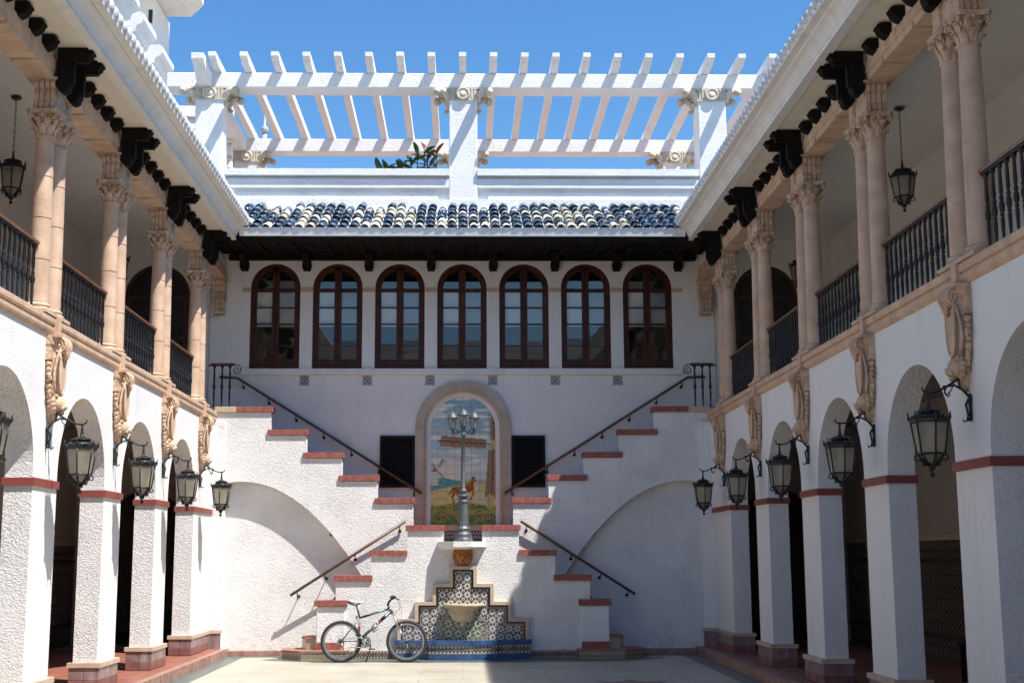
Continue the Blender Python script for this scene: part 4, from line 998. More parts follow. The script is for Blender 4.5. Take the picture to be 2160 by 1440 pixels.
# outer stone frame of each tier
def steppoly(ins):
    L = []
    for i, (hw, zt) in enumerate(tiers): L.append((hw-ins, zt-ins)); L.append((hw-ins, (tiers[i+1][1]-ins) if i < 3 else 0.25))
    return L
def frame(b, i0, i1, y0, y1):
    A, Bq = steppoly(i0), steppoly(i1)
    fA = [(-u,w) for u,w in reversed(A)]+A; fB = [(-u,w) for u,w in reversed(Bq)]+Bq; N = len(fA)
    vs = [(u,y0,w) for u,w in fA]+[(u,y0,w) for u,w in fB]+[(u,y1,w) for u,w in fA]+[(u,y1,w) for u,w in fB]
    fs = []
    for i in range(N-1): fs += [(i,i+1,N+i+1,N+i),(i,i+1,2*N+i+1,2*N+i),(N+i,N+i+1,3*N+i+1,3*N+i),(2*N+i,2*N+i+1,3*N+i+1,3*N+i)]
    fs += [(0,N,3*N,2*N),(N-1,2*N-1,4*N-1,3*N-1)]
    b.add(vs, fs)
b = MB(); frame(b, 0.0, 0.055, YF-0.045, YC-0.001); part('stone_frame', b, 'pale_stone', F)
b = MB(); frame(b, 0.056, 0.082, YF-0.02, YC-0.001); part('black_border', b, 'bike_black', F)
A = steppoly(0.082); full = [(-u,w) for u,w in reversed(A)]+A
b = MB(); b.prism(full, lambda u,w,d: (u,d,w), YF+0.005, YC-0.001); part('tile_bed', b, 'grout', F)
cell = 0.137
for j in range(10):
    for i in range(-8, 8):
        x0, x1 = i*cell, (i+1)*cell; z0 = 0.25+j*cell; z1 = z0+cell
        lim = 0
        for hw, zt in tiers:
            if z0+cell*0.3 < zt-0.082: lim = max(lim, hw-0.082)
        top = 0
        hx = min(abs(x0), abs(x1))
        for hw, zt in tiers:
            if hx+0.02 < hw-0.082: top = max(top, zt-0.082)
        X0, X1, Z1 = max(x0,-lim), min(x1,lim), min(z1, top)
        if X1-X0 < 0.03 or Z1-z0 < 0.03: continue
        low = z0 < 0.60 and abs((x0+x1)/2) < 0.36
        b = MB(); b.bbox(X0+0.0015, X1-0.0015, YF-0.006, YF+0.006, z0+0.0015, Z1-0.0015, 0.002); part('mosaic_tile', b, 'zellige_green' if low else 'zellige_star', F)
b = MB(); b.box(-0.395,-0.36,YF-0.014,YF-0.007,0.26,0.60); b.box(0.36,0.395,YF-0.014,YF-0.007,0.26,0.60); b.box(-0.36,-0.24,YF-0.014,YF-0.007,0.60,0.625); b.box(0.24,0.36,YF-0.014,YF-0.007,0.60,0.625); b.box(-0.265,-0.24,YF-0.014,YF-0.007,0.625,0.74); b.box(0.24,0.265,YF-0.014,YF-0.007,0.625,0.74); part('inner_moulding', b, 'plinth_tile', F)
# shell basin
b = MB(); n = 18; prof = [(0.085,0.0),(0.135,0.01),(0.175,0.04),(0.20,0.085),(0.215,0.13),(0.225,0.18),(0.245,0.215),(0.29,0.235),(0.325,0.245),(0.34,0.262),(0.34,0.292),(0.325,0.305),(0.29,0.30),(0.22,0.22),(0.0,0.15)]
vs = []
for r, z in prof:
    for k in range(n+1): a = pi+pi*k/n; rr = r*(1+0.025*cos(9*a)); vs.append((rr*cos(a), YF-0.01+rr*sin(a)*0.92, 0.585+z))
b.sm = True; b.add(vs, [(j*(n+1)+k, j*(n+1)+k+1, (j+1)*(n+1)+k+1, (j+1)*(n+1)+k) for j in range(len(prof)-1) for k in range(n)]); b.sm = False
b.box(-0.30,0.30,YF-0.012,YF-0.007,0.84,0.87); b.lathe([(0.03,-0.07),(0.05,-0.03),(0.045,0.0),(0.05,0.01)],10,(0,YF-0.05,0.585)); part('basin', b, 'basin_stone', F)
# terracotta mask above
b = MB(); b.lathe([(0.0,-0.04),(0.16,-0.04),(0.168,-0.01),(0.15,0.02),(0.10,0.04),(0.0,0.05)],20); me = None
M = Matrix.Translation((-0.01,YC-0.04,1.655)) @ Matrix.Rotation(pi/2, 4, 'X'); b.v = [M @ v for v in b.v]; b.M = None
for k in range(14):
    a = 2*pi*k/14; b.ball((-0.01+0.135*cos(a),YC-0.055,1.655+0.14*sin(a)),0.034,7,5)
b.ball((-0.01,YC-0.10,1.64),0.045,8,6,(0.8,1,1.1)); b.ball((-0.055,YC-0.09,1.68),0.024,6,5); b.ball((0.035,YC-0.09,1.68),0.024,6,5); b.ball((-0.01,YC-0.10,1.585),0.032,7,5,(1.3,1,0.7)); b.ball((-0.04,YC-0.09,1.615),0.03,6,5); b.ball((0.02,YC-0.09,1.615),0.03,6,5)
b.tube([(-0.01,YC-0.10,1.58),(-0.01,YC-0.16,1.55)],0.012,6)
part('lion_mask', b, 'terracotta', F)
b = MB(); b.box(-0.08,0.06,YC-0.05,YC-0.001,1.49,1.515); part('mask_shelf', b, 'pale_stone', F)
# trough
tr = [(-1.10,YC),(-1.10,22.12),(-0.83,22.10),(-0.83,22.04),(-0.56,22.02),(-0.56,21.92)]
cu = [(-0.56+1.12*i/12, 21.92-0.09*sin(pi*i/12)) for i in range(1,12)]
ou = tr+cu+[(-x,y) for x,y in reversed(tr)]
def ring2(b, z0, z1, grow, thick=0.11):
    O = []; I = []; N = len(ou)
    for i,(x,y) in enumerate(ou):
        gx = -grow if x < -0.5 else grow if x > 0.5 else 0
        O.append((x+gx, y-grow if y < YC-0.01 else YC-0.002)); I.append((x*(0.90), y+thick if y+thick < YC-0.003 else YC-0.002))
    vs = [(x,y,z0) for x,y in O]+[(x,y,z1) for x,y in O]+[(x,y,z1) for x,y in I]+[(x,y,z0) for x,y in I]
    fs = []
    for i in range(N-1):
        for a in range(3): fs.append((a*N+i, a*N+i+1, (a+1)*N+i+1, (a+1)*N+i))
        fs.append((3*N+i, 3*N+i+1, i+1, i))
    b.add(vs, fs)
def pieces(name, m, z0, z1, grow, thick):
    O = []; I = []
    for (x, y) in ou:
        gx = -grow if x < -0.5 else grow if x > 0.5 else 0
        O.append(Vector((x+gx, y-grow if y < YC-0.01 else YC-0.002, 0))); I.append(Vector((x*0.9, min(y+thick, YC-0.003), 0)))
    for a in range(len(ou)-1):
        L = (O[a+1]-O[a]).length; n = max(1, round(L/0.15)) if L > 0.12 else 1
        for q in range(n):
            t0, t1 = q/n+0.004, (q+1)/n-0.004; p = [O[a].lerp(O[a+1],t0), O[a].lerp(O[a+1],t1), I[a].lerp(I[a+1],t1), I[a].lerp(I[a+1],t0)]
            b = MB(); b.prism([(v.x,v.y) for v in p], lambda u,w,d: (u,w,d), z0, z1); part(name, b, m, F)
b = MB(); ring2(b, 0.004, 0.30, -0.012, 0.09); part('trough_core', b, 'grout', F)
pieces('foot_tile', 'blue_glaze', 0.005, 0.094, 0.0, 0.10)
pieces('band_tile', 'band_tile', 0.097, 0.234, -0.006, 0.10)
pieces('rim_tile', 'blue_glaze', 0.237, 0.312, 0.014, 0.12)
b = MB(); b.add([(x*0.98,y+0.02,0.2) for x,y in ou], [tuple(range(len(ou)))]); part('trough_water', b, 'border_stone', F)

# ------------------------------------------------------------------ lamp post
LP = root('lamp_post', (0.0, 22.16, 1.89), 'grey cast iron lamp post with three lanterns on the ledge above the fountain', 'lamp post')
LY = 22.16
b = MB(); b.lathe([(0.155,0),(0.155,0.04),(0.14,0.06),(0.14,0.12),(0.115,0.15),(0.11,0.19),(0.125,0.21),(0.11,0.23),(0.095,0.25),(0.075,0.62),(0.085,0.64),(0.085,0.66),(0.065,0.68),(0.062,0.72),(0.085,0.735),(0.085,0.755),(0.055,0.775),(0.052,0.80)],12,(0,LY,1.89),smooth=False); part('base', b, 'grey_iron', LP)
b = MB(); b.lathe([(0.06,0.80),(0.068,0.82),(0.055,0.85),(0.038,0.88),(0.036,1.3),(0.030,1.74),(0.04,1.75),(0.04,1.77),(0.025,1.79),(0.03,1.84),(0.05,1.90),(0.028,1.94),(0.05,1.98)],12,(0,LY,1.89)); part('shaft', b, 'grey_iron', LP)
def lamp_meshes():
    b = MB(); 
    for k in range(6):
        a = 2*pi*k/6+pi/6; b.tube([(0.06*cos(a),0.06*sin(a),0.0),(0.092*cos(a),0.092*sin(a),0.19)],0.006,5)
    b.lathe([(0.015,-0.06),(0.03,-0.045),(0.035,-0.03),(0.068,-0.008),(0.068,0.004)],6,ph=pi/6,smooth=False); f1 = b.mesh('lantern_frame','grey_iron')
    b = MB(); b.lathe([(0.115,0.188),(0.118,0.2),(0.10,0.215),(0.088,0.25),(0.06,0.285),(0.03,0.30),(0.022,0.31),(0.032,0.325),(0.014,0.335),(0.012,0.35),(0.024,0.362),(0.012,0.375),(0.018,0.39),(0.004,0.405)],14); f2 = b.mesh('lantern_roof','grey_iron')
    b = MB(); b.lathe([(0.056,0.004),(0.088,0.187)],6,ph=pi/6,smooth=False); f3 = b.mesh('lantern_glass','lamp_glass')
    return f1, f2, f3
LM = lamp_meshes()
for (dx, dz, dy) in ((-0.18,3.755,0),(0,3.80,-0.03),(0.18,3.755,0),):
    Q = link('lantern', None, LP, Vector((dx, LY+dy, dz))-LP.location, (0,0,0), (0.84,0.84,0.9))
    link('frame', LM[0], Q); link('roof', LM[1], Q); link('glass', LM[2], Q)
    if dx:
        sx = 1 if dx > 0 else -1
        b = MB(); b.tube([(0.02*sx,LY,3.735),(0.06*sx,LY,3.70),(0.11*sx,LY,3.672),(0.15*sx,LY,3.675),(0.18*sx,LY,3.70)],0.009,6); b.tube([(0.18*sx,LY,3.64),(0.18*sx,LY,3.72)],[0.005,0.012],6)
        b.spiral((0.10*sx,LY,3.715),0.025,0.006,1.2,0.006,'y',12); part('arm', b, 'wrought_iron', LP)

# ------------------------------------------------------------------ wall lanterns and hanging lanterns
def lantern_meshes():
    """hexagonal lantern; z 0 = glass bottom"""
    n = 6; out = {}
    def hexp(r, z, ph=pi/6): return [(r*cos(2*pi*k/n+ph), r*sin(2*pi*k/n+ph), z) for k in range(n)]
    b = MB(); lo, hi = hexp(0.115,0), hexp(0.155,0.27)
    for k in range(n): b.tube([lo[k],hi[k]],0.0085,5)
    b.tube(lo,0.010,5,closed=True); b.tube(hi,0.010,5,closed=True)
    b.lathe([(0.155,0.265),(0.165,0.27),(0.168,0.29),(0.155,0.297)],6,ph=pi/6,smooth=False)
    for k in range(n):
        x, y, z = hi[k]; b.tube([(x*1.02,y*1.02,z+0.01),(x*1.12,y*1.12,z+0.035),(x*1.1,y*1.1,z+0.06),(x*1.17,y*1.17,z+0.085)],[0.012,0.012,0.008,0.003],5)
        a = 2*pi*k/n+pi/3; cx, cy = 0.143*cos(a), 0.143*sin(a)
        b.ball((cx,cy,0.305),0.018,6,4); b.ball((cx*1.0-0.035*sin(a),cy+0.035*cos(a),0.300),0.012,5,4); b.ball((cx+0.035*sin(a),cy-0.035*cos(a),0.300),0.012,5,4)
        for e in (-0.05,-0.02,0.02,0.05): b.ball((cx*0.97-e*sin(a),cy*0.97+e*cos(a),0.262),0.008,5,3)
        # lower scrolls
        b.M = Matrix.Rotation(2*pi*k/n+pi/6, 4, 'Z')
        b.tube([(0.115,0,-0.003),(0.135,0,-0.02),(0.135,0,-0.045),(0.115,0,-0.055),(0.10,0,-0.045),(0.08,0,-0.06),(0.05,0,-0.095),(0.07,0,-0.10),(0.075,0,-0.085),(0.062,0,-0.082)],0.0075,5)
        b.tube([(0.105,0,-0.005),(0.03,0,-0.095)],0.008,5); b.M = None
    b.lathe([(0.02,-0.09),(0.035,-0.105),(0.03,-0.13),(0.012,-0.14),(0.01,-0.155),(0.02,-0.165),(0.022,-0.178),(0.012,-0.193),(0.002,-0.198)],10)
    out['frame'] = b.mesh('lantern_frame','wrought_iron')
    b = MB(); b.lathe([(0.15,0.29),(0.12,0.325),(0.085,0.35),(0.08,0.352),(0.115,0.356),(0.11,0.362),(0.05,0.385),(0.022,0.395),(0.016,0.42),(0.011,0.47),(0.013,0.49),(0.004,0.50)],12); out['roof'] = b.mesh('lantern_roof','wrought_iron')
    b = MB(); lo, hi = hexp(0.112,0.004), hexp(0.151,0.265)
    panes = []
    for k in range(n):
        bb = MB(); bb.add([lo[k],lo[(k+1)%n],hi[(k+1)%n],hi[k]],[(0,1,2,3)]); panes.append(bb.mesh('pane','lantern_glass',False))
    out['panes'] = panes
    b = MB(); b.ball((0,0,0.14),0.028,8,6,(1,1,1.25)); b.tube([(0,0,0.17),(0,0,0.27)],0.013,6); out['bulb'] = b.mesh('bulb','bulb_glass')
    b = MB(); b.lathe([(0.03,-0.075),(0.1,-0.004)],6,ph=pi/6,smooth=False); out['cone'] = b.mesh('pane','lantern_glass')
    # arm: local origin on the wall at the hook height z=0, lantern hangs at x=.37
    b = MB()
    b.tube([(0.10,0,0.14),(0.22,0,0.065),(0.30,0,0.03),(0.37,0,0.02),(0.405,0,0.035),(0.418,0,0.06),(0.405,0,0.075)],[0.011,0.011,0.010,0.010,0.009,0.007,0.004],6)
    b.tube([(0.015,0,-0.02),(0.07,0,0.045),(0.14,0,0.085),(0.225,0,0.07)],0.010,6); b.tube([(0.10,0,0.14),(0.09,0,0.06)],0.007,5)
    b.tube([(0.22,0,0.065),(0.225,0,0.02),(0.20,0,-0.01),(0.18,0,0.0),(0.185,0,0.015)],[0.009,0.009,0.008,0.006,0.004],6)
    b.tube([(0.14,0,0.10),(0.17,0,0.04),(0.21,0,0.0)],0.006,5); b.ball((0.225,0,0.065),0.02,7,5); b.ball((0.37,0,0.02),0.018,7,5)
    b.tube([(0.015,0,-0.02),(0.05,0,-0.08),(0.035,0,-0.17),(0.045,0,-0.215),(0.075,0,-0.225),(0.085,0,-0.20)],[0.014,0.012,0.010,0.010,0.008,0.004],6)
    b.tube([(0.012,0,0.0),(0.012,0,-0.20)],[0.022,0.012],6); b.ball((0.012,0,-0.03),0.032,8,6,(0.6,1,1.5)); b.ball((0.02,0,-0.205),0.02,7,5)
    b.tube([(0.01,0.0,-0.02),(0.04,0.0,0.02),(0.03,0.0,0.045),(0.015,0,0.04)],[0.008,0.008,0.005,0.003],5)
    out['arm'] = b.mesh('arm','wrought_iron'); return out
LN = lantern_meshes()
def lantern(name, loc, rz, label, group, hang=None):
    T = root(name, loc, label, 'lantern', group, rz)
    if hang is None: off = Vector((0.37,0,-0.495)); link('arm', LN['arm'], T)
    else: off = Vector((0,0,-hang-0.49))
    bd = link('body', LN['frame'], T, off)
    link('roof', LN['roof'], bd); link('bulb', LN['bulb'], bd); link('pane', LN['cone'], bd)
    for p in LN['panes']: link('pane', p, bd)
    if hang is not None:
        b = MB(); b.lathe([(0.07,-0.015),(0.06,-0.03),(0.012,-0.04),(0.008,-0.06)],12); n = int((hang-0.06)/0.045)
        for i in range(n):
            z = -0.06-(i+0.5)*(hang-0.06)/n
            r = 0.5*(hang-0.06)/n+0.005; a = i*pi/2
            b.tube([(0.010*cos(q)*cos(a),0.010*cos(q)*sin(a),z+r*sin(q)) for q in [2*pi*t/8 for t in range(8)]],0.0035,4,closed=True)
        me = b.mesh('chain','wrought_iron'); link('chain', me, T)
    return T
ords = ['nearest the back wall','second from the back wall','third from the back wall','fourth from the back wall','fifth from the back wall']
for k in range(5):
    lantern('wall_lantern', (-4.3, PIERS[k]-0.05, 2.99), 0, f'black lantern on the sunlit arcade, {ords[k]}', 'wall lanterns on the arcades')
    lantern('wall_lantern', (4.3, PIERS[k]-0.05, 2.99), pi, f'black lantern on the shaded arcade, {ords[k]}', 'wall lanterns on the arcades')
lantern('hanging_lantern', (-5.68,16.3,7.44), 0.3, 'chained lantern in the upper gallery at the edge of the sunlit wing', 'lanterns hung from the gallery ceilings', 0.72)
lantern('hanging_lantern', (5.72,16.6,7.44), 0.3, 'chained lantern in full view in the shaded upper gallery', 'lanterns hung from the gallery ceilings', 0.72)
lantern('hanging_lantern', (-5.68,21.6,7.44), 0.3, 'lantern half hidden behind a sunlit column', 'lanterns hung from the gallery ceilings', 0.72)
lantern('hanging_lantern', (5.72,22.0,7.44), 0.3, 'lantern half hidden behind a shaded column', 'lanterns hung from the gallery ceilings', 0.72)

# ------------------------------------------------------------------ pergola on the roof
PG = root('pergola', (0, 24.3, 8.0), 'white roof terrace pergola with square pillars and long rafters', 'pergola')
YP = 24.2
def pcap():
    b = MB()
    b.lathe([(0.0,-0.06),(0.115,-0.06),(0.115,-0.02),(0.095,0.0),(0.09,-0.015),(0.055,-0.015),(0.05,-0.005),(0.0,-0.0)],20)
    M = Matrix.Translation((0,-0.345,-0.13)) @ Matrix.Rotation(pi/2,4,'X'); b.v = [M @ v for v in b.v]
    b.box(-0.24,0.24,-0.27,0.27,-0.24,-0.002); b.box(-0.275,0.275,-0.29,0.29,-0.245,-0.225)
    for i in range(9):
        x = -0.2+i*0.05; b.box(x-0.012,x+0.012,-0.285,-0.268,-0.22,-0.03)
    for sx in (-1,1):
        for sy in (-1,1):
            b.tube([(sx*0.27,sy*0.2,-0.29),(sx*0.25,sy*0.22,-0.22),(sx*0.27,sy*0.25,-0.13),(sx*0.33,sy*0.27,-0.07),(sx*0.42,sy*0.29,-0.05)],[0.035,0.045,0.06,0.06,0.05],8)
            b.M = Matrix.Translation((sx*0.44,sy*0.29,-0.085)); b.tube([(0,-0.05,0),(0,0.05,0)],0.065,12); b.tube([(0,-0.06,0),(0,0.06,0)],0.03,8); b.M = None
            b.tube([(sx*0.255,sy*0.2,-0.30),(sx*0.30,sy*0.22,-0.315),(sx*0.31,sy*0.22,-0.28)],0.03,7)
    b.box(-0.42,0.42,-0.28,0.28,-0.03,-0.002)
    return b.mesh('capital','pergola_capital_stone')
PCAP = pcap()
b = MB(); b.box(-5.5,6.5,24.46,33,7.9,8.15); part('terrace_floor', b, 'terrace_tile', PG)
for (x, y) in ((-4.77,YP+0.10),(0.0,YP+0.10),(4.71,YP+0.10),(-4.72,28.3),(0.0,28.3),(4.64,28.3)):
    b = MB(); z0 = 8.0; b.bbox(x-0.265,x+0.265,y-0.265,y+0.265,z0,10.37,0.015); part('pillar', b, 'pergola_paint', PG)
    at('pillar_capital', PCAP, PG, (x,y,10.39), (0,0,0), (1.12,1,1.05))
b = MB(); b.bbox(-5.6,6.6,YP-0.13,YP+0.33,10.395,10.685,0.015); part('front_beam', b, 'pergola_paint', PG)
b = MB(); b.bbox(-5.3,6.6,28.12,28.48,10.395,10.685,0.015); part('rear_beam', b, 'pergola_paint', PG)
prf = [(-0.86,0.155),(-0.86,0.075),(-0.78,0.05),(-0.70,0.045),(-0.66,0.015),(-0.60,0.0),(4.6,0.0),(4.75,0.05),(4.9,0.14),(4.9,0.16),(-0.80,0.16)]
bb = MB(); bb.prism(prf, lambda u,w,d: (d,u,w), -0.068, 0.068); RAF = bb.mesh('rafter','pergola_paint')
bb = MB(); bb.prism([(-0.85,0.09),(-0.85,-0.02),(-0.76,-0.07),(-0.66,-0.09),(-0.56,-0.16),(-0.44,-0.18),(-0.3,-0.27),(0.0,-0.28),(4.3,-0.28),(4.3,0.0),(-0.13,0.0),(-0.2,0.09)], lambda u,w,d: (d,u,w), -0.11, 0.11); SB = bb.mesh('side_beam','pergola_paint')
for i in range(19):
    at('rafter', RAF, PG, ((i-8)*0.577-0.01, YP+0.06, 10.688+random.uniform(-.006,.006)), (0,0,random.uniform(-.004,.004)), (1,1,1.0))
at('side_beam', SB, PG, (-4.85, YP-0.15, 10.65))

# ------------------------------------------------------------------ things on the roof terrace
def plant(name, cx, cy, z0, h, n, spread, label):
    T = root(name, (cx,cy,z0), label, 'plant', 'rubber plants behind the parapet')
    rnd = random.Random(int(cx*100)+7)
    b = MB(); stems = []
    for i in range(n):
        x = cx+rnd.uniform(-spread,spread); y = cy+rnd.uniform(-0.2,0.2); hh = h*rnd.uniform(0.6,1.0); stems.append((x,y,hh)); b.tube([(cx+(x-cx)*0.4,cy,z0),(x,y,z0+hh*0.7),(x+rnd.uniform(-.03,.03),y,z0+hh)],[0.016,0.011,0.006],5)
    part('stem', b, 'twig', T)
    lv = []
    for mname in ('leaf_green','leaf_red'):
        lb = MB(); vs = []; N = 7; L = 0.27
        for i in range(N):
            t = i/(N-1); wv = 0.062*sin(pi*min(1,t*0.92+0.04))**0.7*(1-0.2*t); zz = 0.05*sin(pi*t)*0.6-0.02*t
            vs += [(t*L,-wv,zz+0.014),(t*L,0,zz),(t*L,wv,zz+0.014)]
        lb.sm = True; lb.add(vs, [(i*3+j,i*3+j+1,(i+1)*3+j+1,(i+1)*3+j) for i in range(N-1) for j in (0,1)]); lv.append(lb.mesh('leaf', mname))
    for (x,y,hh) in stems:
        m_ = rnd.randint(6,9)
        for i in range(m_):
            t = i/m_; zz = z0+hh*(0.35+0.65*t); az = i*2.4+rnd.uniform(-.3,.3); el = radians(-10+85*t**2)
            o = link('leaf', lv[1 if t > 0.8 and rnd.random() < 0.4 else 0], T, (x-cx,y-cy,zz-z0), (rnd.uniform(-.3,.3),-el,az)); 
plant('rubber_plant', -0.72, 25.3, 8.72, 0.95, 6, 0.25, 'tall rubber plant beside the middle pergola pillar')
plant('rubber_plant', -1.18, 25.3, 8.62, 0.72, 5, 0.22, 'mid height rubber plant between two others')
plant('rubber_plant', -1.58, 25.2, 8.62, 0.62, 4, 0.16, 'low rubber plant farthest from the middle pillar')
plant('rubber_plant', -2.75, 25.4, 8.5, 0.58, 2, 0.08, 'leaf tip just showing over the parapet, beside its twin')
plant('rubber_plant', -2.35, 25.4, 8.4, 0.48, 2, 0.08, 'tiny leaf tips barely over the parapet')
T = root('vent_pipe', (-4.49,29,8), 'thin grey pipe standing behind the corner pillar', 'pipe')
b = MB(); b.tube([(-4.49,29,8),(-4.49,29,11.1)],0.06,10); part('pipe', b, 'grey_post', T)
b = MB(); b.lathe([(0.06,0),(0.09,0.02),(0.09,0.12),(0.03,0.18),(0.02,0.4)],10,(-4.49,29,11.1)); part('cap', b, 'grey_post', T)

# ------------------------------------------------------------------ tower and terrace building behind the left wing
TW = root('corner_tower', (-9.5,33,0), 'tall white tower with overhanging eaves behind the sunlit wing', 'tower')
b = MB(); b.box(-13.0,-7.78,32,33.6,0,15.6); part('tower_wall', b, 'stucco_plain', TW)
for z in (14.35,): b = MB(); b.box(-13.1,-7.68,31.9,33.7,z,z+0.16); part('string_course', b, 'pergola_paint', TW)
b = MB(); b.prism([(-13.9,15.7),(-7.15,15.62),(-6.95,15.8),(-6.82,15.95),(-6.82,16.1),(-13.9,16.1)], lambda u,w,d: (u,d,w), 31.1, 33.2); part('eaves', b, 'plaster_trim', TW)
b = MB(); b.prism([(-13.9,16.1),(-6.82,16.1),(-9.5,17.6)], lambda u,w,d: (u,d,w), 31.1, 33.2); part('tower_roof', b, 'tile_grey', TW)
b = MB(); b.box(-7.95,-7.85,31.985,31.999,14.95,15.3); part('vent', b, 'dark_interior', TW)
TB = root('terrace_house', (-7.5,23,8), 'white upper terrace house with moulded cornices above the sunlit wing', 'building')
b = MB(); b.box(-9.5,-6.75,15,30,8.0,11.3); part('house_wall', b, 'stucco_plain', TB)
for (y0, y1, xf) in ((24.85,25.9,-5.88),(23.25,24.25,-5.86),(21.5,22.75,-5.82),(19.6,20.9,-5.78)):
    Q = link('pavilion', None, TB, Vector((-6.5,y0,8))-TB.location)
    b = MB(); b.bbox(-6.8,xf-0.36,y0+0.14,y1-0.12,8.0,11.02,0.02); part('pier', b, 'pergola_paint', Q)
    b = MB(); b.prism([(xf-0.34,11.02),(xf-0.28,11.04),(xf-0.25,11.14),(xf-0.16,11.17),(xf-0.13,11.28),(xf-0.04,11.32),(xf,11.40),(xf,11.50),(xf-0.05,11.54),(-6.9,11.54),(-6.9,11.02)], lambda u,w,d: (u,d,w), y0, y1); part('moulded_cornice', b, 'pergola_paint', Q)
    b = MB(); b.lathe([(0.12,0),(0.16,0.05),(0.13,0.12),(0.17,0.22),(0.21,0.3)],12,(xf-0.42,y0+0.2,10.6)); part('pier_capital', b, 'pergola_paint', Q)
for i in range(8):
    z = 8.9+i*0.28; b = MB(); b.prism([(27.2,z),(27.14,z),(27.14,z+0.03),(27.26,z+0.27),(27.4,z+0.27),(27.4,z)], lambda u,w,d: (d,u,w), -7.5, -4.9); part('wall_board', b, 'pergola_paint', TB)

# ------------------------------------------------------------------ bicycle
BK = root('bicycle', (-1.41, 21.55, 0), 'grey mountain bike with black tyres on its stand by the fountain', 'bicycle')
BY = 21.55; XR, XF, ZW, RW = -1.935, -0.895, 0.325, 0.325
def wheelmeshes():
    def ringpts(r, n=40): return [(r*cos(2*pi*i/n),0,r*sin(2*pi*i/n)) for i in range(n)]
    b = MB(); b.tube(ringpts(RW-0.024),0.024,8,closed=True)
    for i in range(56):
        a = 2*pi*i/56; b.M = Matrix.Rotation(-a,4,'Y'); b.box(RW-0.006,RW+0.003,-0.014,0.014,-0.008,0.008); b.M = None
    t = b.mesh('tyre','tyre_rubber')
    b = MB(); n = 40
    vs = []
    for r, y in ((RW-0.045,-0.012),(RW-0.072,-0.009),(RW-0.072,0.009),(RW-0.045,0.012)):
        vs += [(r*cos(2*pi*i/n),y,r*sin(2*pi*i/n)) for i in range(n)]
    b.add(vs, [(a*n+i,a*n+(i+1)%n,((a+1)%4)*n+(i+1)%n,((a+1)%4)*n+i) for a in range(4) for i in range(n)]); r_ = b.mesh('rim','bike_metal')
    b = MB()
    for i in range(28):
        a = 2*pi*i/28; sg = 1 if i % 2 else -1; a2 = a+0.5*(1 if i % 4 < 2 else -1); b.tube([(0.022*cos(a2),sg*0.025,0.022*sin(a2)),((RW-0.07)*cos(a),0,(RW-0.07)*sin(a))],0.0016,3)
    s_ = b.mesh('spokes','bike_metal')
    b = MB(); b.tube([(0,-0.05,0),(0,0.05,0)],0.016,10); b.tube([(0,-0.03,0),(0,-0.024,0)],0.03,12); b.tube([(0,0.024,0),(0,0.03,0)],0.03,12); h = b.mesh('hub','bike_black')
    return t, r_, s_, h
WMH = wheelmeshes()
for x in (XR, XF):
    Wl = link('wheel', None, BK, Vector((x,BY,ZW))-BK.location, (0,0,0 if x == XR else 0.06))
    for nm, me in zip(('tyre','rim','spokes','hub'), WMH): link(nm, me, Wl)
P3 = lambda x, z, y=0: (x, BY+y, z)
# key points read off the photo (px/m ~ 128.5 at this depth)
def ph(px, py, y=0): return ((px-719)/133.6+XR, BY+y, (1350-py)/133.6+ZW)
bb_ = ph(756,1349); seatj = ph(758,1301); headt = ph(820,1281); headb = ph(827,1288); st = ph(750,1274)
b = MB(); b.tube([seatj,ph(818,1283)],0.017,8); b.tube([ph(822,1289),bb_],[0.026,0.021],8); b.tube([seatj,bb_],0.016,8); b.tube([ph(818,1278),ph(828,1293)],0.023,8)
for sy in (-0.04,0.04):
    b.tube([seatj,(XR,BY+sy*1.3,ZW)],0.009,6); b.tube([bb_,(XR,BY+sy*1.3,ZW)],0.010,6)
part('frame', b, 'bike_paint', BK)
b = MB()
for t0, t1, m in ((0.12,0.42,'bike_black'),): b.tube([lerp3(seatj,ph(818,1283),t0),lerp3(seatj,ph(818,1283),t1)],0.0178,8)
b.tube([lerp3(ph(822,1289),bb_,0.15),lerp3(ph(822,1289),bb_,0.30)],0.0262,8); part('frame_decal', b, 'bike_black', BK)
b = MB(); b.tube([lerp3(ph(822,1289),bb_,0.30),lerp3(ph(822,1289),bb_,0.34)],0.0258,8); b.tube([lerp3(seatj,bb_,0.30),lerp3(seatj,bb_,0.48)],0.0168,8); part('frame_stripe', b, 'bike_red', BK)
b = MB()
for i, t in enumerate((0.38,0.45,0.52,0.59)): 
    q = lerp3(ph(822,1289),bb_,t); r2 = lerp3(ph(822,1289),bb_,t+0.045); b.tube([(q[0],q[1]-0.004,q[2]),(r2[0],r2[1]-0.004,r2[2])],0.0235,8)
part('frame_lettering', b, 'bike_white', BK)
b = MB()
for sy in (-0.055,0.055):
    b.tube([ph(829,1293,sy*0.9),ph(838,1318,sy),ph(840,1322,sy)],[0.014,0.016,0.013],8); b.tube([ph(840,1322,sy),(XF,BY+sy*0.9,ZW)],0.011,8)
b.tube([ph(829,1293,-0.055),ph(829,1293,0.055)],0.016,8); b.tube([ph(842,1325,-0.055),ph(847,1314,-0.05),ph(847,1314,0.05),ph(842,1325,0.055)],0.010,6); part('fork', b, 'bike_metal', BK)
b = MB(); b.tube([ph(817,1277),ph(819,1268),ph(829,1258)],[0.02,0.018,0.016],8)
b.tube([ph(826,1262,-0.31),ph(829,1256,-0.28),ph(829,1256,0.28),ph(826,1262,0.31)],0.012,8)
for sy in (-0.30,0.30):
    b.tube([ph(828,1257,sy*0.72),ph(825,1259,sy)],0.017,8); b.tube([ph(834,1262,sy*0.68),ph(840,1262,sy*0.95)],0.006,5); b.ball(ph(831,1258,sy*0.62),0.022,7,5)
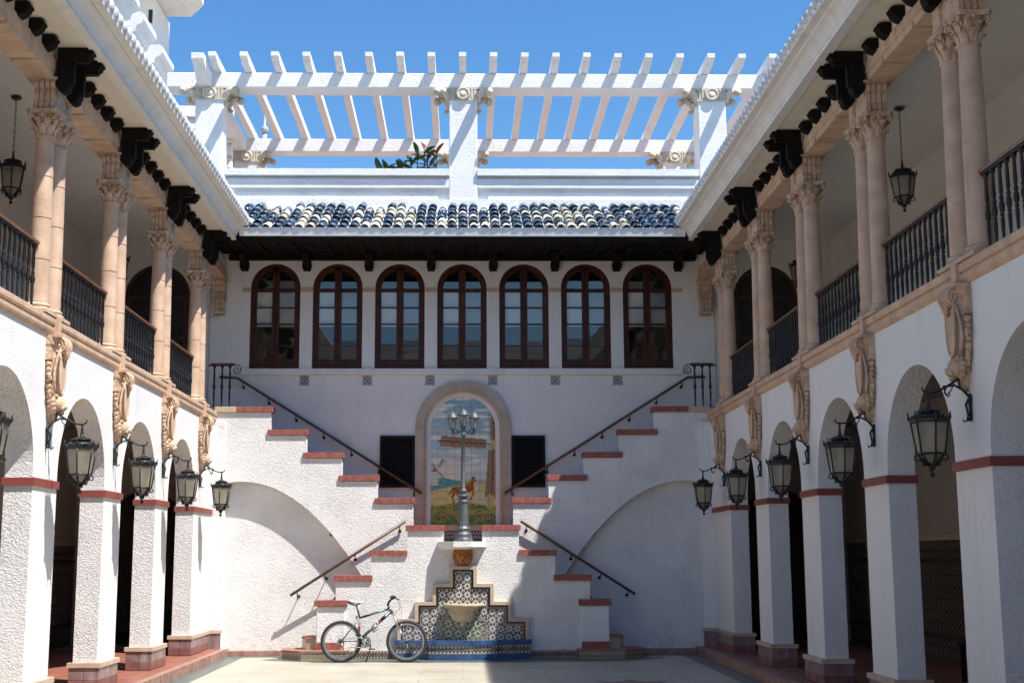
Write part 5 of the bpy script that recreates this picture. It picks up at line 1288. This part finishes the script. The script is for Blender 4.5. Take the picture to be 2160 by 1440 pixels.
part('handlebar', b, 'bike_black', BK)
b = MB()
for o in (0,1): b.tube([ph(836,1260,-0.1+0.2*o),ph(843+o*3,1272,-0.05),ph(842,1284,-0.03),ph(831,1290+4*o,-0.03)],0.0022,4)
b.tube([ph(838,1262,0.05),ph(846,1285,0.05),ph(845,1312,0.05)],0.0022,4); part('cable', b, 'bike_black', BK)
b = MB(); b.tube([st,lerp3(st,seatj,1.05)],0.0135,8); b.tube([ph(753,1297),ph(750,1303)],0.015,6); part('seat_post', b, 'bike_black', BK)
b = MB()
prof = [(733,0.066,1266),(738,0.07,1266),(744,0.062,1268),(750,0.04,1269),(758,0.022,1269),(766,0.016,1270)]
vs = []; n = 8
for px, hw, py in prof:
    c = ph(px,py)
    for k in range(n): a = 2*pi*k/n; vs.append((c[0], BY+hw*cos(a), c[2]+0.022*sin(a)*(1 if sin(a) > 0 else 1.3 if px < 748 else 0.6)))
b.sm = True; b.add(vs, [(j*n+k,j*n+(k+1)%n,(j+1)*n+(k+1)%n,(j+1)*n+k) for j in range(len(prof)-1) for k in range(n)]+[tuple(range(n)),tuple(range((len(prof)-1)*n,len(prof)*n))]); part('saddle', b, 'bike_white', BK)
b = MB(); b.tube([ph(735,1270,-0.03),ph(746,1275,-0.02),ph(757,1272,-0.012)],0.012,6); b.tube([ph(735,1270,0.03),ph(746,1275,0.02),ph(757,1272,0.012)],0.012,6); b.tube([ph(732,1267,-0.05),ph(738,1271,-0.05)],0.018,6); part('saddle_base', b, 'bike_black', BK)
Cc = ph(775-0,1348)
CX_ = ph(770,1350); CK = link('crankset', None, BK, Vector((CX_[0],BY-0.06,CX_[2]))-BK.location)
b = MB(); n = 28
for rr, y in ((0.088,-0.0),(0.068,0.008),(0.05,0.014)):
    b.tube([(rr*cos(2*pi*i/n),y,rr*sin(2*pi*i/n)) for i in range(n)],0.007,5,closed=True)
for k in range(4): a = k*pi/2+0.5; b.tube([(0,0,0),(0.07*cos(a),0,0.07*sin(a))],0.008,5)
link('chainring', b.mesh('chainring','bike_black'), CK)
b = MB(); b.tube([(0.14*cos(2.35),-0.02,0.14*sin(2.35)),(0,-0.02,0)],0.011,7); b.tube([(0,0.10,0),(0.16*cos(-0.85),0.10,0.16*sin(-0.85))],0.011,7); b.ball((0,-0.02,0),0.02,8,6); link('crank', b.mesh('crank','bike_metal'), CK)
b = MB(); a = 2.35; b.box(0.14*cos(a)-0.045,0.14*cos(a)+0.045,-0.10,-0.03,0.14*sin(a)-0.01,0.14*sin(a)+0.01); a = -0.85; b.box(0.16*cos(a)-0.045,0.16*cos(a)+0.045,0.11,0.18,0.16*sin(a)-0.01,0.16*sin(a)+0.01); link('pedal', b.mesh('pedal','bike_black'), CK)
b = MB(); b.tube([(XR,BY-0.045,ZW+0.035),(CX_[0],BY-0.055,CX_[2]+0.07)],0.004,5); b.tube([(CX_[0],BY-0.055,CX_[2]-0.085),(XR+0.05,BY-0.045,ZW-0.10)],0.004,5)
b.tube([(XR,BY-0.045,ZW-0.02),(XR+0.03,BY-0.05,ZW-0.06),(XR+0.01,BY-0.05,ZW-0.13)],[0.02,0.018,0.012],6); b.ball((XR+0.01,BY-0.05,ZW-0.135),0.022,7,5); b.ball((XR+0.03,BY-0.05,ZW-0.07),0.022,7,5)
for r, y in ((0.05,-0.035),(0.04,-0.045),(0.03,-0.052)): b.tube([(XR+r*cos(2*pi*i/18),BY+y,ZW+r*sin(2*pi*i/18)) for i in range(18)],0.004,4,closed=True)
part('drivetrain', b, 'bike_metal', BK)
b = MB(); b.tube([ph(793,1316,-0.02),ph(785,1328,-0.02)],0.03,10); b.tube([ph(797,1310,-0.02),ph(794,1315,-0.02)],[0.014,0.026],8); part('bottle', b, 'bike_metal', BK)
b = MB(); b.tube([ph(787,1312,-0.05),ph(784,1322,-0.05),ph(782,1328,-0.05),ph(788,1332,-0.05),ph(797,1324,-0.05)],0.005,5); part('bottle_cage', b, 'bike_black', BK)
b = MB(); b.tube([ph(782,1356,0.03),(ph(773,1370)[0],BY+0.13,0.03),(ph(772,1370)[0]-0.02,BY+0.16,0.005)],[0.009,0.008,0.008],6); part('kickstand', b, 'bike_black', BK)
BK.rotation_euler = (radians(-2.5), 0, 0)

# ------------------------------------------------------------------ chair in the shaded gallery
CH = root('wooden_chair', (6.3,16.3,0.13), 'dark wooden high backed chair in the shaded lower gallery', 'chair')
b = MB(); b.bbox(6.05,6.5,16.05,16.5,0.55,0.6,0.01); part('seat', b, 'dark_wood', CH)
for x in (6.07,6.44):
    for y in (16.07,16.44): b = MB(); b.box(x,x+0.045,y,y+0.045,0.13,0.55); part('leg', b, 'dark_wood', CH)
b = MB(); b.box(6.44,6.485,16.05,16.095,0.6,1.3); b.box(6.44,6.485,16.455,16.5,0.6,1.3); b.box(6.45,6.475,16.095,16.455,0.75,1.22); part('backrest', b, 'dark_wood', CH)
